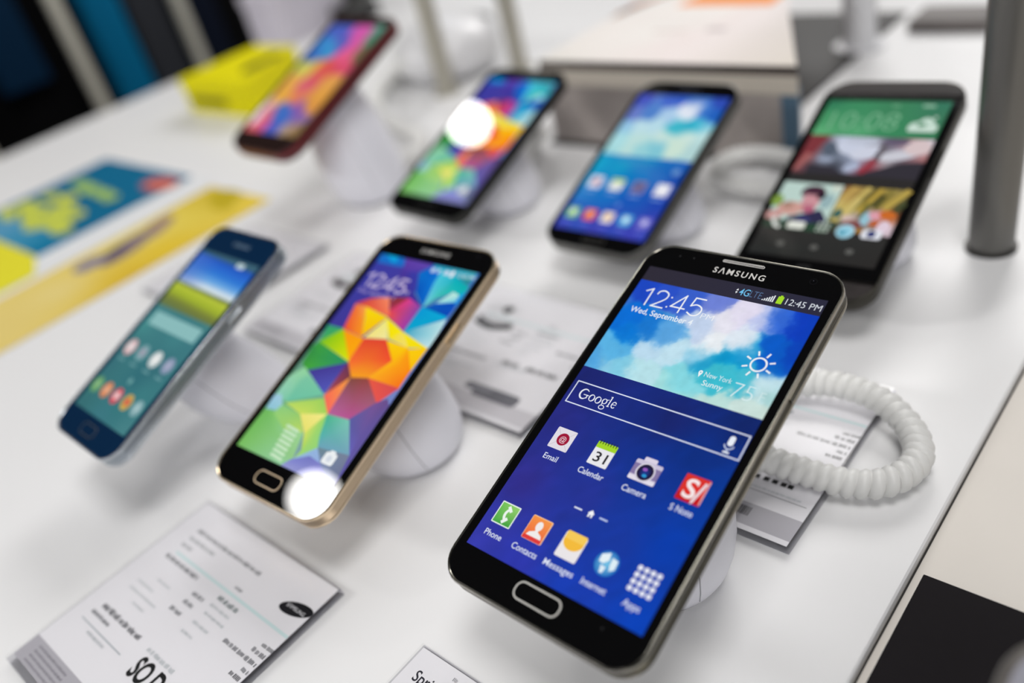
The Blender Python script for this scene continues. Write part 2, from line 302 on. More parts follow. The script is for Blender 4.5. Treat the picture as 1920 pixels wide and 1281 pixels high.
GEO_POLYS = [([(-31.7, 56.9), (-20.1, 57.7), (-14.6, 55.9), (-12.4, 51.5), (-18.1, 50.9), (-30.5, 51.1)], [(20, 110, 200)]), ([(-30.1, 57.2), (-20.4, 57.4), (-19.0, 53.4), (-21.4, 52.9)], [(0, 165, 225)]), ([(-15.0, 56.3), (3.5, 55.8), (-2.3, 49.9), (-11.2, 48.6)], [(95, 60, 165), (100, 70, 175), (70, 55, 165), (80, 55, 160)]), ([(-12.9, 49.3), (-2.3, 49.9), (3.5, 39.5), (13.4, 32.9), (12.7, 31.7), (3.1, 35.9), (-3.9, 37.9)], [(75, 50, 150), (50, 60, 170), (30, 60, 170), (60, 50, 150), (70, 50, 150), (60, 50, 150), (75, 50, 150)]), ([(-1.4, 50.1), (4.0, 55.9), (11.1, 52.7), (10.9, 46.6), (13.8, 33.0), (4.5, 39.7)], [(0, 110, 200), (0, 100, 205), (0, 120, 215), (0, 125, 215), (0, 100, 200), (0, 80, 185)]), ([(3.4, 56.0), (30.1, 56.6), (29.8, 49.2), (20.6, 51.7), (11.0, 52.2)], [(30, 170, 200), (70, 170, 190), (30, 130, 130), (0, 170, 200), (60, 190, 215)]), ([(10.6, 52.6), (20.6, 51.7), (17.9, 39.3), (14.1, 32.6), (10.9, 46.6)], [(70, 200, 225), (20, 180, 200), (70, 200, 185), (110, 200, 220), (80, 195, 225)]), ([(20.6, 51.7), (30.8, 48.5), (31.3, 40.9), (24.5, 44.2), (18.2, 38.8)], [(0, 175, 190), (0, 170, 170), (20, 190, 200), (20, 185, 185), (60, 200, 180)]), ([(24.5, 44.2), (28.7, 43.2), (29.2, 39.0), (19.6, 36.3)], [(190, 235, 225), (180, 230, 225), (90, 200, 230), (160, 225, 225)]), ([(29.1, 43.2), (30.9, 45.6), (31.1, 37.0), (29.2, 37.5)], [(0, 160, 225), (0, 150, 225), (0, 120, 210), (0, 140, 225)]), ([(14.6, 32.7), (19.6, 36.3), (29.6, 39.1), (30.8, 36.0), (30.3, 31.2)], [(0, 90, 180), (0, 90, 195), (0, 70, 185), (0, 80, 190), (0, 70, 185)]), ([(13.4, 32.9), (14.4, 32.9), (30.3, 31.2), (29.9, 29.7), (13.0, 18.4)], [(0, 150, 215), (0, 160, 215), (0, 170, 215), (0, 165, 210), (0, 165, 205)]), ([(30.8, 29.9), (13.0, 18.4), (31.2, 13.9), (32.3, 16.5)], [(190, 228, 232), (0, 160, 195), (200, 230, 235), (190, 220, 225)]), ([(3.1, 35.9), (13.2, 32.8), (13.0, 18.4), (-0.7, 23.7), (-3.1, 28.0)], [(225, 60, 140), (130, 70, 170), (160, 60, 170), (235, 80, 60), (225, 60, 90)]), ([(-7.9, 33.9), (3.6, 36.0), (-2.5, 27.2)], [(120, 45, 50), (150, 50, 60), (170, 50, 80)]), ([(-25.1, 26.4), (-18.1, 30.6), (-7.9, 33.9), (-0.3, 23.8), (-17.0, 25.8)], [(190, 50, 80), (220, 80, 60), (250, 140, 100), (248, 120, 80), (240, 90, 40)]), ([(-24.7, 26.0), (-16.5, 25.9), (-13.8, 20.0), (-7.4, 10.4), (-21.1, 11.8)], [(240, 110, 60), (250, 170, 80), (255, 160, 10), (250, 150, 20), (240, 75, 45)]), ([(-17.0, 25.8), (-0.6, 23.5), (-7.4, 10.4), (-12.8, 18.8)], [(252, 225, 0), (250, 210, 0), (250, 190, 0), (252, 205, 0)]), ([(-0.6, 22.8), (7.7, 12.9), (-6.0, 10.1)], [(240, 235, 120), (245, 235, 160), (248, 225, 130)]), ([(-1.7, 23.5), (13.1, 18.3), (8.0, 13.2)], [(250, 230, 0), (252, 235, 0), (250, 228, 0)]), ([(12.4, 18.6), (31.2, 14.0), (21.0, 11.5)], [(250, 235, 20), (250, 225, 0), (250, 225, 0)]), ([(8.0, 13.2), (12.8, 18.5), (21.2, 11.6)], [(250, 225, 30), (245, 225, 90), (245, 225, 110)]), ([(7.0, 12.5), (21.1, 11.7), (18.4, 2.9)], [(255, 215, 0), (255, 205, 0), (255, 185, 0)]), ([(-5.9, 9.9), (7.1, 12.7), (17.8, 3.6), (12.0, -7.5), (2.8, -9.9), (-4.8, -3.1)], [(228, 68, 45), (228, 65, 45), (245, 80, 45), (252, 160, 30), (252, 165, 30), (250, 110, 50)]), ([(17.7, 3.4), (21.1, 11.8), (23.3, 10.6), (30.6, 1.8), (30.7, -8.4), (11.5, -7.5)], [(255, 190, 10), (255, 190, 0), (255, 160, 10), (255, 140, 10), (250, 110, 25), (255, 175, 30)]), ([(22.1, 11.1), (31.4, 14.3), (30.7, 1.4)], [(255, 210, 0), (255, 205, 0), (255, 190, 0)]), ([(-21.3, 11.6), (-5.6, 10.0), (-4.9, -2.6)], [(255, 150, 10), (255, 165, 0), (255, 175, 0)]), ([(-29.6, 2.0), (-20.8, 11.7), (-4.2, -3.1)], [(120, 195, 30), (155, 205, 0), (225, 230, 0)]), ([(-31.6, 11.5), (-20.6, 11.8), (-29.4, 1.8)], [(45, 160, 110), (60, 170, 100), (70, 170, 90)]), ([(-29.6, 2.0), (-4.0, -3.3), (-24.7, -13.8), (-30.0, -10.5), (-31.5, -1.2)], [(60, 160, 60), (40, 150, 100), (70, 170, 60), (60, 150, 60), (50, 140, 70)]), ([(-24.9, -13.6), (-4.5, -3.4), (-4.9, -21.2)], [(65, 55, 145), (70, 60, 150), (85, 90, 190)]), ([(-4.8, -3.1), (2.9, -9.7), (-4.6, -20.9)], [(95, 50, 100), (125, 60, 55), (170, 70, 90)]), ([(2.5, -9.5), (4.5, -29.1), (-4.7, -21.4)], [(250, 160, 60), (255, 110, 95), (252, 105, 85)]), ([(2.6, -9.7), (12.2, -7.3), (25.0, -16.9), (19.6, -31.1), (4.5, -29.1)], [(130, 75, 60), (150, 70, 60), (165, 95, 120), (195, 85, 160), (185, 100, 160)]), ([(11.8, -7.3), (30.8, -7.3), (25.0, -16.9)], [(235, 90, 65), (215, 75, 80), (235, 85, 80)]), ([(28.8, -13.2), (24.5, -16.6), (16.5, -27.9), (29.5, -42.3), (31.5, -55.4), (34.7, -53.9), (32.3, -16.4)], [(110, 80, 140), (120, 85, 150), (90, 95, 165), (105, 100, 190), (95, 90, 170), (95, 90, 170), (100, 80, 150)]), ([(3.9, -28.8), (17.3, -27.6), (29.4, -41.6), (11.3, -44.1), (8.1, -38.8)], [(70, 185, 140), (125, 200, 180), (120, 165, 190), (110, 165, 190), (85, 180, 175)]), ([(-31.0, -36.6), (-24.8, -36.7), (-12.4, -42.1), (-1.4, -39.8), (2.9, -51.9), (-2.2, -58.2), (-33.7, -56.6)], [(110, 185, 90), (130, 200, 105), (145, 205, 140), (160, 215, 150), (150, 205, 140), (150, 210, 170), (120, 190, 90)]), ([(-26.7, -12.0), (-4.9, -21.2), (-22.3, -30.3), (-34.2, -28.8), (-33.5, -22.0)], [(150, 215, 160), (120, 200, 165), (120, 200, 165), (150, 210, 190), (150, 210, 180)]), ([(-24.9, -19.0), (-21.4, -15.2), (-4.7, -21.1), (-22.3, -30.3)], [(135, 205, 165), (125, 200, 165), (115, 200, 165), (110, 195, 165)]), ([(-27.9, -28.0), (-19.8, -35.1), (-31.0, -36.6), (-32.2, -29.3)], [(165, 205, 225), (150, 205, 215), (140, 195, 215), (160, 205, 230)]), ([(-22.6, -31.0), (-3.7, -22.6), (4.3, -28.7), (-10.0, -33.2)], [(185, 220, 100), (155, 210, 95), (165, 215, 95), (205, 225, 95)]), ([(-10.1, -33.1), (4.3, -28.7), (-0.2, -40.5)], [(240, 232, 120), (248, 238, 140), (235, 228, 110)]), ([(4.1, -28.8), (-0.6, -40.4), (4.9, -48.3), (3.2, -52.2), (11.4, -43.6), (8.3, -38.8)], [(150, 215, 110), (215, 228, 100), (165, 215, 90), (160, 215, 120), (150, 215, 120), (150, 215, 120)]), ([(-23.3, -32.1), (-10.0, -33.2), (-1.1, -40.2), (-13.1, -41.9), (-25.1, -37.0)], [(140, 205, 130), (150, 205, 110), (190, 220, 100), (160, 210, 110), (150, 210, 120)]), ([(11.4, -43.6), (18.1, -49.1), (10.2, -48.1), (2.3, -52.5)], [(150, 185, 225), (150, 175, 225), (150, 180, 225), (150, 190, 220)]), ([(10.6, -48.0), (18.1, -49.1), (31.2, -55.1), (-2.2, -58.2), (2.2, -52.4)], [(115, 120, 195), (130, 130, 205), (140, 140, 205), (160, 165, 215), (130, 135, 210)]), ([(11.3, -43.4), (29.1, -41.3), (31.9, -55.3), (18.6, -49.7)], [(110, 140, 150), (120, 130, 155), (110, 115, 150), (130, 145, 190)])]
NOTE_SKY = [(-31.3, 54.1, 25, 70, 195), (-20.6, 54.0, 40, 80, 200), (-10.6, 52.5, 55, 95, 205), (-2.3, 53.4, 110, 130, 215), (11.1, 51.8, 228, 222, 242), (5.5, 46.6, 232, 230, 242), (-0.8, 42.4, 195, 212, 238), (18.0, 50.0, 190, 200, 240), (23.2, 51.4, 50, 105, 215), (30.9, 51.2, 5, 60, 190), (35.9, 50.3, 0, 60, 185), (-29.7, 37.1, 0, 110, 215), (-26.3, 31.5, 0, 120, 215), (-29.1, 24.3, 90, 180, 230), (-19.9, 34.6, 20, 120, 210), (-16.1, 28.2, 190, 222, 242), (-12.0, 34.8, 90, 165, 225), (-5.0, 30.2, 195, 228, 242), (4.4, 36.6, 238, 242, 246), (15.1, 39.7, 225, 235, 245), (3.2, 31.0, 150, 210, 235), (7.6, 28.5, 30, 160, 205), (14.5, 32.9, 0, 150, 205), (18.9, 36.1, 40, 160, 215), (27.3, 38.6, 0, 90, 200), (30.1, 32.7, 0, 100, 200), (36.5, 34.7, 0, 75, 190), (37.1, 39.3, 0, 65, 185), (-27.8, 14.7, 140, 205, 232), (-32.6, 14.4, 80, 165, 225), (-12.9, 16.9, 185, 228, 236), (-20.6, 14.5, 130, 205, 230), (3.3, 19.2, 135, 218, 228), (15.1, 23.9, 60, 190, 210), (23.9, 25.8, 70, 190, 212), (31.4, 26.0, 200, 230, 238), (37.9, 27.5, 190, 225, 240), (0.4, 13.0, 165, 226, 226), (17.1, 12.5, 190, 226, 220), (30.0, 13.5, 205, 228, 222), (36.5, 22.8, 170, 215, 215), (35.3, 13.9, 205, 225, 215)]
NOTE_BG = [(-30.6, 11.3, 25, 35, 110), (-34.0, -9.3, 38, 42, 130), (-30.2, -35.6, 48, 45, 140), (-29.8, -52.8, 50, 55, 165), (-35.4, -61.6, 55, 60, 175), (-15.0, -62.7, 45, 55, 175), (6.8, -62.2, 20, 60, 180), (34.6, -62.8, 0, 65, 185), (10.7, -39.4, 20, 55, 160), (29.5, -34.9, 0, 60, 175), (-4.8, -31.8, 35, 50, 150), (12.0, -14.6, 10, 50, 145), (34.6, -13.7, 0, 55, 150), (32.0, 9.6, 10, 35, 105), (8.0, 3.2, 20, 35, 110), (38.1, -27.4, 0, 60, 165), (21.5, -6.8, 5, 45, 130)]
S4_SKY = [(-28.3, 51.8, 70, 85, 190), (-5.0, 52.2, 55, 95, 200), (12.2, 52.3, 60, 110, 200), (26.8, 51.2, 45, 75, 180), (-26.9, 37.6, 105, 125, 200), (-15.8, 40.6, 80, 130, 205), (-2.2, 38.5, 170, 205, 235), (8.7, 42.5, 225, 232, 245), (12.3, 47.0, 225, 232, 245), (19.8, 45.5, 60, 120, 205), (27.7, 40.9, 30, 95, 190), (-28.2, 26.7, 150, 200, 230), (-15.9, 27.8, 190, 225, 235), (-6.3, 29.7, 185, 222, 235), (6.7, 29.9, 60, 185, 205), (16.1, 29.7, 0, 165, 195), (21.1, 31.2, 80, 190, 215), (26.3, 30.7, 130, 205, 225), (-26.5, 17.2, 170, 222, 228), (-12.7, 18.6, 190, 225, 222), (2.7, 21.2, 200, 228, 222), (18.2, 23.8, 205, 230, 222), (29.2, 24.9, 190, 225, 225), (-26.0, 6.7, 165, 218, 222), (-15.4, 5.9, 185, 222, 218), (-5.6, 9.1, 150, 210, 218), (2.7, 13.1, 130, 200, 215), (14.3, 15.4, 205, 230, 215), (29.3, 15.0, 180, 215, 215), (-29.5, 0.0, 120, 205, 215), (-9.6, 0.4, 150, 212, 215)]
S4_BG = [(-29.2, -5.2, 20, 165, 205), (-13.0, -6.1, 20, 155, 200), (2.8, 5.0, 20, 140, 195), (23.1, 6.4, 30, 110, 190), (30.9, 5.5, 35, 90, 180), (-28.7, -15.4, 20, 150, 200), (-7.7, -15.4, 0, 130, 195), (5.8, -11.5, 5, 120, 195), (15.3, -10.2, 20, 105, 190), (30.0, -10.0, 15, 70, 170), (-27.3, -28.4, 45, 125, 200), (-9.0, -28.5, 20, 110, 195), (7.5, -26.8, 20, 85, 185), (27.6, -25.5, 25, 65, 175), (-28.5, -41.5, 50, 80, 180), (0.8, -45.1, 55, 65, 180), (-28.1, -54.2, 60, 70, 180), (-4.1, -51.7, 60, 65, 175), (21.4, -51.5, 60, 65, 180), (28.8, -38.2, 50, 65, 175)]
M8_GREEN = [(-29.2, 53.4, 45, 120, 85), (28.6, 52.3, 55, 120, 95), (-29.0, 40.4, 70, 150, 100), (-14.5, 49.4, 60, 140, 95), (3.3, 47.5, 60, 130, 90), (-28.4, 29.4, 95, 175, 120), (-7.6, 30.5, 85, 165, 115), (8.0, 33.8, 55, 135, 90), (29.1, 31.0, 55, 125, 85), (29.0, 42.7, 60, 120, 90)]
M8_STORM = [(-26.1, 23.6, 110, 45, 55), (-26.9, 19.4, 130, 55, 60), (-28.1, 10.3, 150, 85, 85), (-28.9, 0.5, 120, 75, 80), (-29.3, -4.3, 80, 40, 55), (-22.0, 22.3, 120, 120, 130), (-16.1, 16.1, 80, 90, 105), (-17.4, 10.4, 150, 160, 180), (-13.2, 25.3, 195, 205, 225), (-5.8, 19.3, 205, 210, 228), (-2.0, 22.8, 170, 175, 190), (-6.5, 12.1, 120, 130, 150), (-1.6, 14.1, 160, 170, 195), (-1.8, 5.4, 170, 180, 205), (2.2, 15.9, 200, 205, 225), (4.3, 22.4, 180, 180, 190), (8.1, 19.5, 110, 105, 110), (8.9, 14.1, 90, 85, 95), (7.3, 9.3, 140, 60, 70), (4.7, 2.9, 130, 50, 65), (10.4, 23.6, 100, 100, 125), (16.5, 24.8, 120, 85, 100), (21.9, 24.4, 215, 185, 185), (30.0, 24.9, 215, 205, 215), (16.4, 17.0, 190, 190, 205), (26.1, 19.3, 210, 190, 195), (13.1, 11.4, 205, 205, 210), (22.8, 13.7, 130, 100, 110), (30.5, 13.6, 175, 110, 110), (19.5, 8.1, 60, 50, 60), (27.5, 7.4, 75, 55, 62), (-9.7, 5.5, 50, 52, 62), (-20.9, 4.5, 55, 50, 60), (-15.7, -1.4, 50, 48, 55), (4.4, -2.4, 42, 40, 48), (19.4, 0.6, 42, 40, 48), (29.8, 0.2, 50, 45, 52)]
M8_PERSON = [(-29.9, -10.7, 190, 215, 210), (-23.3, -10.6, 170, 205, 205), (-19.0, -10.2, 190, 200, 200), (-15.9, -10.5, 70, 45, 60), (-19.4, -14.2, 75, 40, 60), (-9.8, -13.7, 45, 25, 40), (-15.6, -13.7, 200, 160, 170), (-11.8, -14.6, 215, 170, 175), (-13.9, -18.1, 205, 145, 155), (-14.0, -21.3, 190, 110, 130), (-9.9, -19.5, 195, 120, 135), (-10.7, -24.8, 170, 95, 130), (-25.6, -16.2, 190, 215, 205), (-29.1, -20.0, 170, 205, 150), (-8.0, -10.9, 205, 215, 205), (-4.3, -10.5, 205, 215, 205), (-5.1, -18.3, 150, 175, 180), (-3.7, -21.9, 190, 205, 195), (-19.9, -20.1, 200, 175, 170), (-24.1, -24.6, 170, 130, 115), (-17.9, -25.1, 215, 170, 160), (-20.0, -27.3, 205, 155, 140), (-31.0, -22.8, 100, 130, 50), (-28.8, -27.8, 190, 150, 145), (-29.1, -33.1, 200, 150, 150), (-24.4, -32.4, 190, 145, 135), (-18.4, -33.5, 80, 60, 70), (-11.9, -32.6, 60, 50, 110), (-8.1, -30.1, 50, 45, 80), (-4.0, -28.3, 45, 45, 65), (-11.6, -35.7, 55, 55, 110), (-4.0, -34.5, 45, 45, 70), (-20.9, -37.0, 60, 65, 60), (-3.0, -25.0, 90, 95, 95)]
M8_FOREST = [(0.7, -9.9, 130, 90, 50), (7.2, -11.1, 200, 165, 90), (6.5, -15.6, 190, 150, 80), (2.1, -16.1, 200, 180, 110), (0.6, -22.0, 205, 185, 115), (7.0, -23.0, 190, 175, 70), (0.4, -30.2, 180, 160, 90), (0.1, -35.2, 170, 155, 90), (11.1, -13.1, 60, 60, 30), (12.0, -18.0, 110, 110, 50), (15.7, -13.2, 90, 80, 40), (15.2, -18.2, 100, 105, 50), (19.5, -14.0, 150, 130, 60), (23.1, -15.4, 190, 160, 70), (25.6, -10.2, 170, 150, 80), (26.8, -16.1, 70, 75, 45), (29.5, -11.5, 90, 85, 50), (19.2, -19.6, 190, 170, 100), (4.0, -28.4, 60, 100, 95), (2.7, -33.5, 40, 70, 50), (9.2, -27.7, 205, 190, 180), (12.2, -26.0, 190, 170, 160), (14.8, -29.3, 130, 80, 80), (17.7, -26.5, 150, 195, 210), (20.6, -29.7, 150, 190, 205), (18.6, -23.9, 190, 120, 190), (22.1, -25.3, 225, 165, 180), (24.2, -25.0, 200, 110, 50), (27.5, -23.3, 195, 100, 30), (24.0, -28.0, 190, 90, 40), (7.5, -34.1, 130, 90, 90), (15.2, -34.1, 110, 70, 65), (20.2, -34.5, 150, 110, 50), (12.6, -35.7, 70, 45, 45), (28.0, -31.0, 225, 205, 220), (29.6, -34.3, 215, 195, 205), (23.9, -32.8, 60, 50, 50), (30.8, -20.4, 50, 45, 50), (6.2, -36.7, 45, 45, 42)]
MINI_SKY = [(-25.4, 47.8, 60, 95, 110), (3.3, 50.0, 60, 100, 115), (25.7, 51.0, 60, 100, 125), (-23.3, 43.0, 60, 95, 175), (-6.8, 42.7, 80, 120, 205), (11.8, 43.1, 20, 100, 200), (24.3, 44.7, 20, 80, 185), (-23.6, 33.9, 80, 140, 225), (-5.7, 34.1, 70, 130, 220), (9.6, 32.7, 130, 180, 230), (21.0, 35.4, 60, 140, 215), (21.3, 30.7, 215, 228, 235), (28.0, 31.2, 225, 230, 230), (-22.0, 26.5, 90, 100, 80), (-22.8, 22.5, 150, 180, 30), (-9.3, 23.2, 150, 170, 40), (7.7, 23.8, 175, 190, 60), (25.0, 23.4, 185, 190, 80), (-17.8, 17.4, 100, 110, 40), (-0.7, 16.8, 120, 130, 60), (18.1, 15.7, 140, 150, 70), (27.2, 15.8, 150, 165, 60), (-21.5, 14.0, 90, 110, 80)]
MINI_BG = [(-19.4, 9.5, 70, 130, 135), (23.7, 11.4, 70, 130, 130), (-24.1, 0.9, 70, 140, 140), (9.5, 0.5, 65, 130, 135), (23.4, 4.5, 60, 120, 130), (-25.1, -11.7, 60, 120, 125), (11.4, -15.0, 55, 110, 120), (-27.7, -24.5, 55, 110, 120), (4.3, -24.0, 50, 110, 120), (-26.4, -39.5, 55, 115, 115), (7.4, -39.7, 55, 120, 125), (18.2, -30.6, 60, 125, 130), (-23.9, -47.9, 55, 110, 115), (24.2, -47.9, 70, 130, 135), (0.3, -48.7, 60, 120, 130)]
RED_SCR = [(-25.1, 51.4, 75, 100, 190), (-10.3, 53.3, 80, 95, 190), (-26.3, 35.1, 60, 130, 200), (-11.3, 29.9, 60, 150, 205), (-22.1, 22.1, 60, 110, 190), (-2.5, 36.0, 95, 95, 185), (3.5, 52.2, 200, 90, 170), (13.4, 48.1, 215, 90, 170), (14.0, 35.3, 220, 90, 160), (13.4, 24.0, 230, 95, 140), (18.8, 13.2, 215, 80, 110), (27.4, 51.4, 90, 150, 130), (28.4, 41.5, 90, 140, 110), (28.7, 27.6, 130, 110, 80), (-27.6, 8.8, 200, 205, 100), (-16.5, 9.5, 215, 190, 90), (-25.1, -3.9, 230, 170, 80), (0.0, 7.8, 220, 100, 80), (9.3, 9.8, 215, 80, 85), (1.3, -1.9, 215, 90, 100), (-3.0, -9.2, 215, 100, 115), (-1.8, -18.7, 225, 130, 90), (-21.8, -20.5, 230, 170, 70), (18.6, -3.3, 225, 160, 80), (21.8, -16.5, 225, 160, 70), (18.8, -24.8, 220, 150, 70), (-31.1, -29.8, 235, 200, 190), (-30.4, -43.6, 240, 215, 225), (-20.6, -39.7, 220, 110, 125), (-17.7, -48.9, 215, 90, 130), (-26.1, -54.0, 225, 110, 110), (-7.8, -35.6, 70, 110, 190), (3.1, -39.7, 60, 110, 195), (-0.4, -50.8, 80, 95, 190), (10.5, -30.9, 140, 90, 170), (15.7, -40.9, 130, 100, 170), (15.7, -48.8, 170, 150, 140), (23.2, -53.0, 150, 120, 80)]  # the two palest lower-left points are glare on the glass, not wallpaper

# ------------------------------------------------------------------ display artwork
WHITE = (245, 247, 250)
def clock(k, c, w, fx=1.0, ox=0.0, oy=0.0, fy=1.0):
    def st(pts, smooth=True):
        q = [(p[0] * fx + ox, p[1] * fy + oy) for p in pts]
        if smooth: q = [(v.x, v.y) for v in spline([(a, b, 0) for a, b in q], 6)]
        k.stroke(q, w, c) if smooth else k.line(q, w, c)
    st([(-30.2, 51.6), (-27.9, 53.0), (-27.8, 45.2)], False)
    st([(-25.2, 51.0), (-24.6, 52.5), (-22.8, 53.1), (-20.9, 52.2), (-20.5, 50.6), (-21.4, 48.9), (-25.0, 45.5)]); st([(-25.2, 45.4), (-20.2, 45.4)], False)
    k.ell(-18.7 * fx + ox, 50.9 * fy + oy, w * 0.62, w * 0.62, c); k.ell(-18.7 * fx + ox, 46.4 * fy + oy, w * 0.62, w * 0.62, c)
    st([(-13.2, 45.1), (-13.2, 53.0), (-17.3, 47.1), (-11.6, 47.1)], False)
    st([(-5.4, 53.0), (-9.4, 53.0), (-9.8, 49.2)], False); st([(-9.8, 49.2), (-7.6, 50.1), (-5.4, 49.2), (-4.9, 47.4), (-5.8, 45.7), (-7.8, 45.2), (-10.0, 46.2)])
def art_note():
    k = Ink()
    k.grid(-35.5, 35.5, -63.1, 63.1, 24, 40, blend(NOTE_BG, 2.5, 1.5, 0.05, amp=0.06))
    k.up(); k.grid(-35.5, 35.5, 56.2, 63.1, 16, 4, lambda x, y: (44 - x * 0.05, 42, 58 + x * 0.1))
    k.grid(-35.5, 35.5, 13.4, 56.2, 120, 84, blend(NOTE_SKY, 3, 3.4, 0.10, 2.3, amp=0.03))
    # status bar
    k.poly([(3.0, 60.0), (3.9, 60.0), (3.45, 60.9)], [WHITE]); k.poly([(3.0, 59.5), (3.9, 59.5), (3.45, 58.6)], [WHITE])
    k.text('4G', 4.5, 58.2, 3.0, (110, 190, 235), width=3.9, offset=0.004); k.text('LTE', 8.7, 58.2, 2.9, (90, 120, 160), width=4.4, offset=-0.012)
    for i in range(6): k.rect(13.6 + i * 0.75, 14.1 + i * 0.75, 58.0, 58.5 + i * 0.5, (225, 230, 235))
    k.rr(18.9, 21.0, 57.8, 61.0, 0.25, (165, 220, 40)); k.rect(19.5, 20.4, 61.0, 61.5, (165, 220, 40))
    k.text('12:45 PM', 22.2, 58.1, 2.6, (225, 230, 238), width=12.6, offset=-0.006)
    # clock widget
    clock(k, WHITE, 0.56); k.text('PM', -3.9, 44.8, 2.4, WHITE, width=5.0, offset=-0.018)
    k.text('Wed, September 4', -32.0, 41.0, 2.5, (235, 243, 250), width=26.6, offset=0.010)
    k.ring(25, 32.4, 2.35, 0.62, WHITE)
    for i in range(8):
        a = math.radians(22.5 + 45 * i); p = (25 + 3.9 * math.cos(a), 32.4 + 3.9 * math.sin(a)); q = (25 + 5.2 * math.cos(a), 32.4 + 5.2 * math.sin(a)); k.line([p, q], 0.62, WHITE)
    k.ell(7.9, 23.8, 0.75, 0.85, WHITE); k.poly([(7.2, 23.5), (8.6, 23.5), (7.9, 21.8)], [WHITE]); k.ell(7.9, 23.8, 0.3, 0.3, (130, 190, 205))
    k.text('New York', 9.6, 22.6, 2.0, (225, 242, 245), width=10.2, offset=-0.004); k.text('Sunny', 10.4, 19.2, 2.1, (228, 243, 244), width=7.6, offset=0.006)
    k.text('75', 21.2, 18.0, 6.0, (224, 242, 244), width=7.6, offset=-0.024); k.text('F', 31.0, 19.0, 3.8, (218, 238, 238), offset=-0.024)
    # search box
    k.line([(-33.6, 6.8), (34.9, 6.6), (35.1, -2.4), (-33.6, -2.4)], 0.42, (225, 232, 250), True)
    G = (240, 243, 252)
    def arc(cx, cy, rx, ry, a0, a1, n=22): return [(cx + rx * math.cos(math.radians(a0 + (a1 - a0) * i / n)), cy + ry * math.sin(math.radians(a0 + (a1 - a0) * i / n))) for i in range(n + 1)]
    g = arc(-28.2, 2.5, 1.75, 2.0, 42, 335); k.stroke(g, [0.22 + 0.42 * math.sin(math.pi * i / 22) for i in range(23)], G)
    k.line([(-28.2, 2.3), (-26.2, 2.3)], 0.3, G); k.line([(-26.7, 2.3), (-26.7, 1.2)], 0.42, G)
    for cx in (-24.5, -21.7):
        o = arc(cx, 1.9, 1.05, 1.3, 0, 360); k.stroke(o, [0.2 + 0.3 * abs(math.cos(math.radians(360 * i / 22 + 25))) for i in range(23)], G)
    o = arc(-19.0, 2.2, 0.85, 1.0, 0, 360); k.stroke(o, [0.2 + 0.25 * abs(math.cos(math.radians(360 * i / 22))) for i in range(23)], G)
    o = arc(-19.0, -0.3, 1.05, 0.8, 0, 360); k.stroke(o, 0.3, G); k.line([(-19.6, 1.4), (-19.5, 0.4)], 0.28, G); k.line([(-18.4, 2.9), (-17.6, 3.2)], 0.26, G)
    k.line([(-16.9, 4.6), (-16.9, 0.7)], 0.42, G); k.line([(-17.4, 4.6), (-16.7, 4.6)], 0.2, G); k.line([(-17.4, 0.72), (-16.4, 0.72)], 0.2, G)
    o = arc(-14.9, 1.9, 0.85, 1.2, -40, -330); k.stroke(o, [0.34] * 23, G); k.line([(-15.6, 1.9), (-14.15, 2.1)], 0.26, G)
    k.rr(29.1, 31.1, 1.2, 4.9, 0.95, (235, 240, 250)); k.stroke(arc(30.1, 1.9, 1.7, 1.9, 195, 345), 0.4, (205, 215, 240)); k.rect(29.9, 30.3, -1.0, 0.0, (205, 215, 240)); k.rect(29.0, 31.2, -1.5, -0.9, (235, 240, 250))
    LB = (222, 228, 245)
    def label(t, x, y, w): k.text(t, x, y, 2.15, LB, width=w * 1.08, offset=0.008, align='C')
    X1 = (-25.3, -8.0, 9.4, 26.8); Y = -16.6
    # email
    x = X1[0]; k.rr(x - 4.2, x + 4.2, Y - 4.2, Y + 4.2, 0.4, (228, 224, 232)); k.line([(x - 4, Y - 3.9), (x, Y + 0.5), (x + 4, Y - 3.9)], 0.12, (190, 180, 190)); k.line([(x - 4, Y + 3.9), (x, Y - 0.5), (x + 4, Y + 3.9)], 0.12, (190, 180, 190))
    k.ell(x + 0.2, Y, 2.45, 2.45, (160, 20, 55)); k.text('@', x + 0.2, Y - 0.95, 2.0, (240, 215, 225), align='C')
    label('Email', x - 0.1, -25.3, 5.6)
    # calendar
    x = X1[1]; k.rr(x - 4.0, x + 4.0, Y - 4.5, Y + 4.3, 0.4, (236, 236, 240)); k.rr(x - 4.0, x + 4.0, Y + 1.9, Y + 4.4, 0.3, (165, 215, 40))
    for i in range(7): k.line([(x - 3.2 + i * 1.07, Y + 3.7), (x - 3.2 + i * 1.07, Y + 4.9)], 0.34, (35, 45, 30))
    k.text('31', x, Y - 3.1, 3.6, (35, 35, 40), width=5.0, offset=0.012, align='C'); label('Calendar', x, -25.3, 9.6)
    # camera
    x = X1[2]; k.rr(x - 2.6, x + 2.2, Y + 2.2, Y + 4.9, 0.5, (222, 214, 232)); k.rr(x - 5.0, x + 5.0, Y - 3.6, Y + 3.4, 0.6, (205, 196, 220)); k.rr(x - 5.0, x + 5.0, Y - 2.2, Y + 1.9, 0.2, (135, 120, 165))
    k.rr(x - 5.0, x + 5.0, Y - 4.1, Y - 2.6, 0.5, (232, 226, 238)); k.ell(x, Y - 0.4, 3.5, 3.5, (215, 210, 225)); k.ell(x, Y - 0.4, 2.9, 2.9, (35, 25, 60)); k.ell(x, Y - 0.5, 2.2, 2.2, (30, 60, 150), edge=(25, 20, 60)); k.ell(x - 0.5, Y + 0.5, 0.9, 0.6, (150, 90, 190)); k.ell(x + 0.3, Y - 1.6, 0.9, 0.6, (40, 150, 210))
    label('Camera', x, -25.3, 8.6)
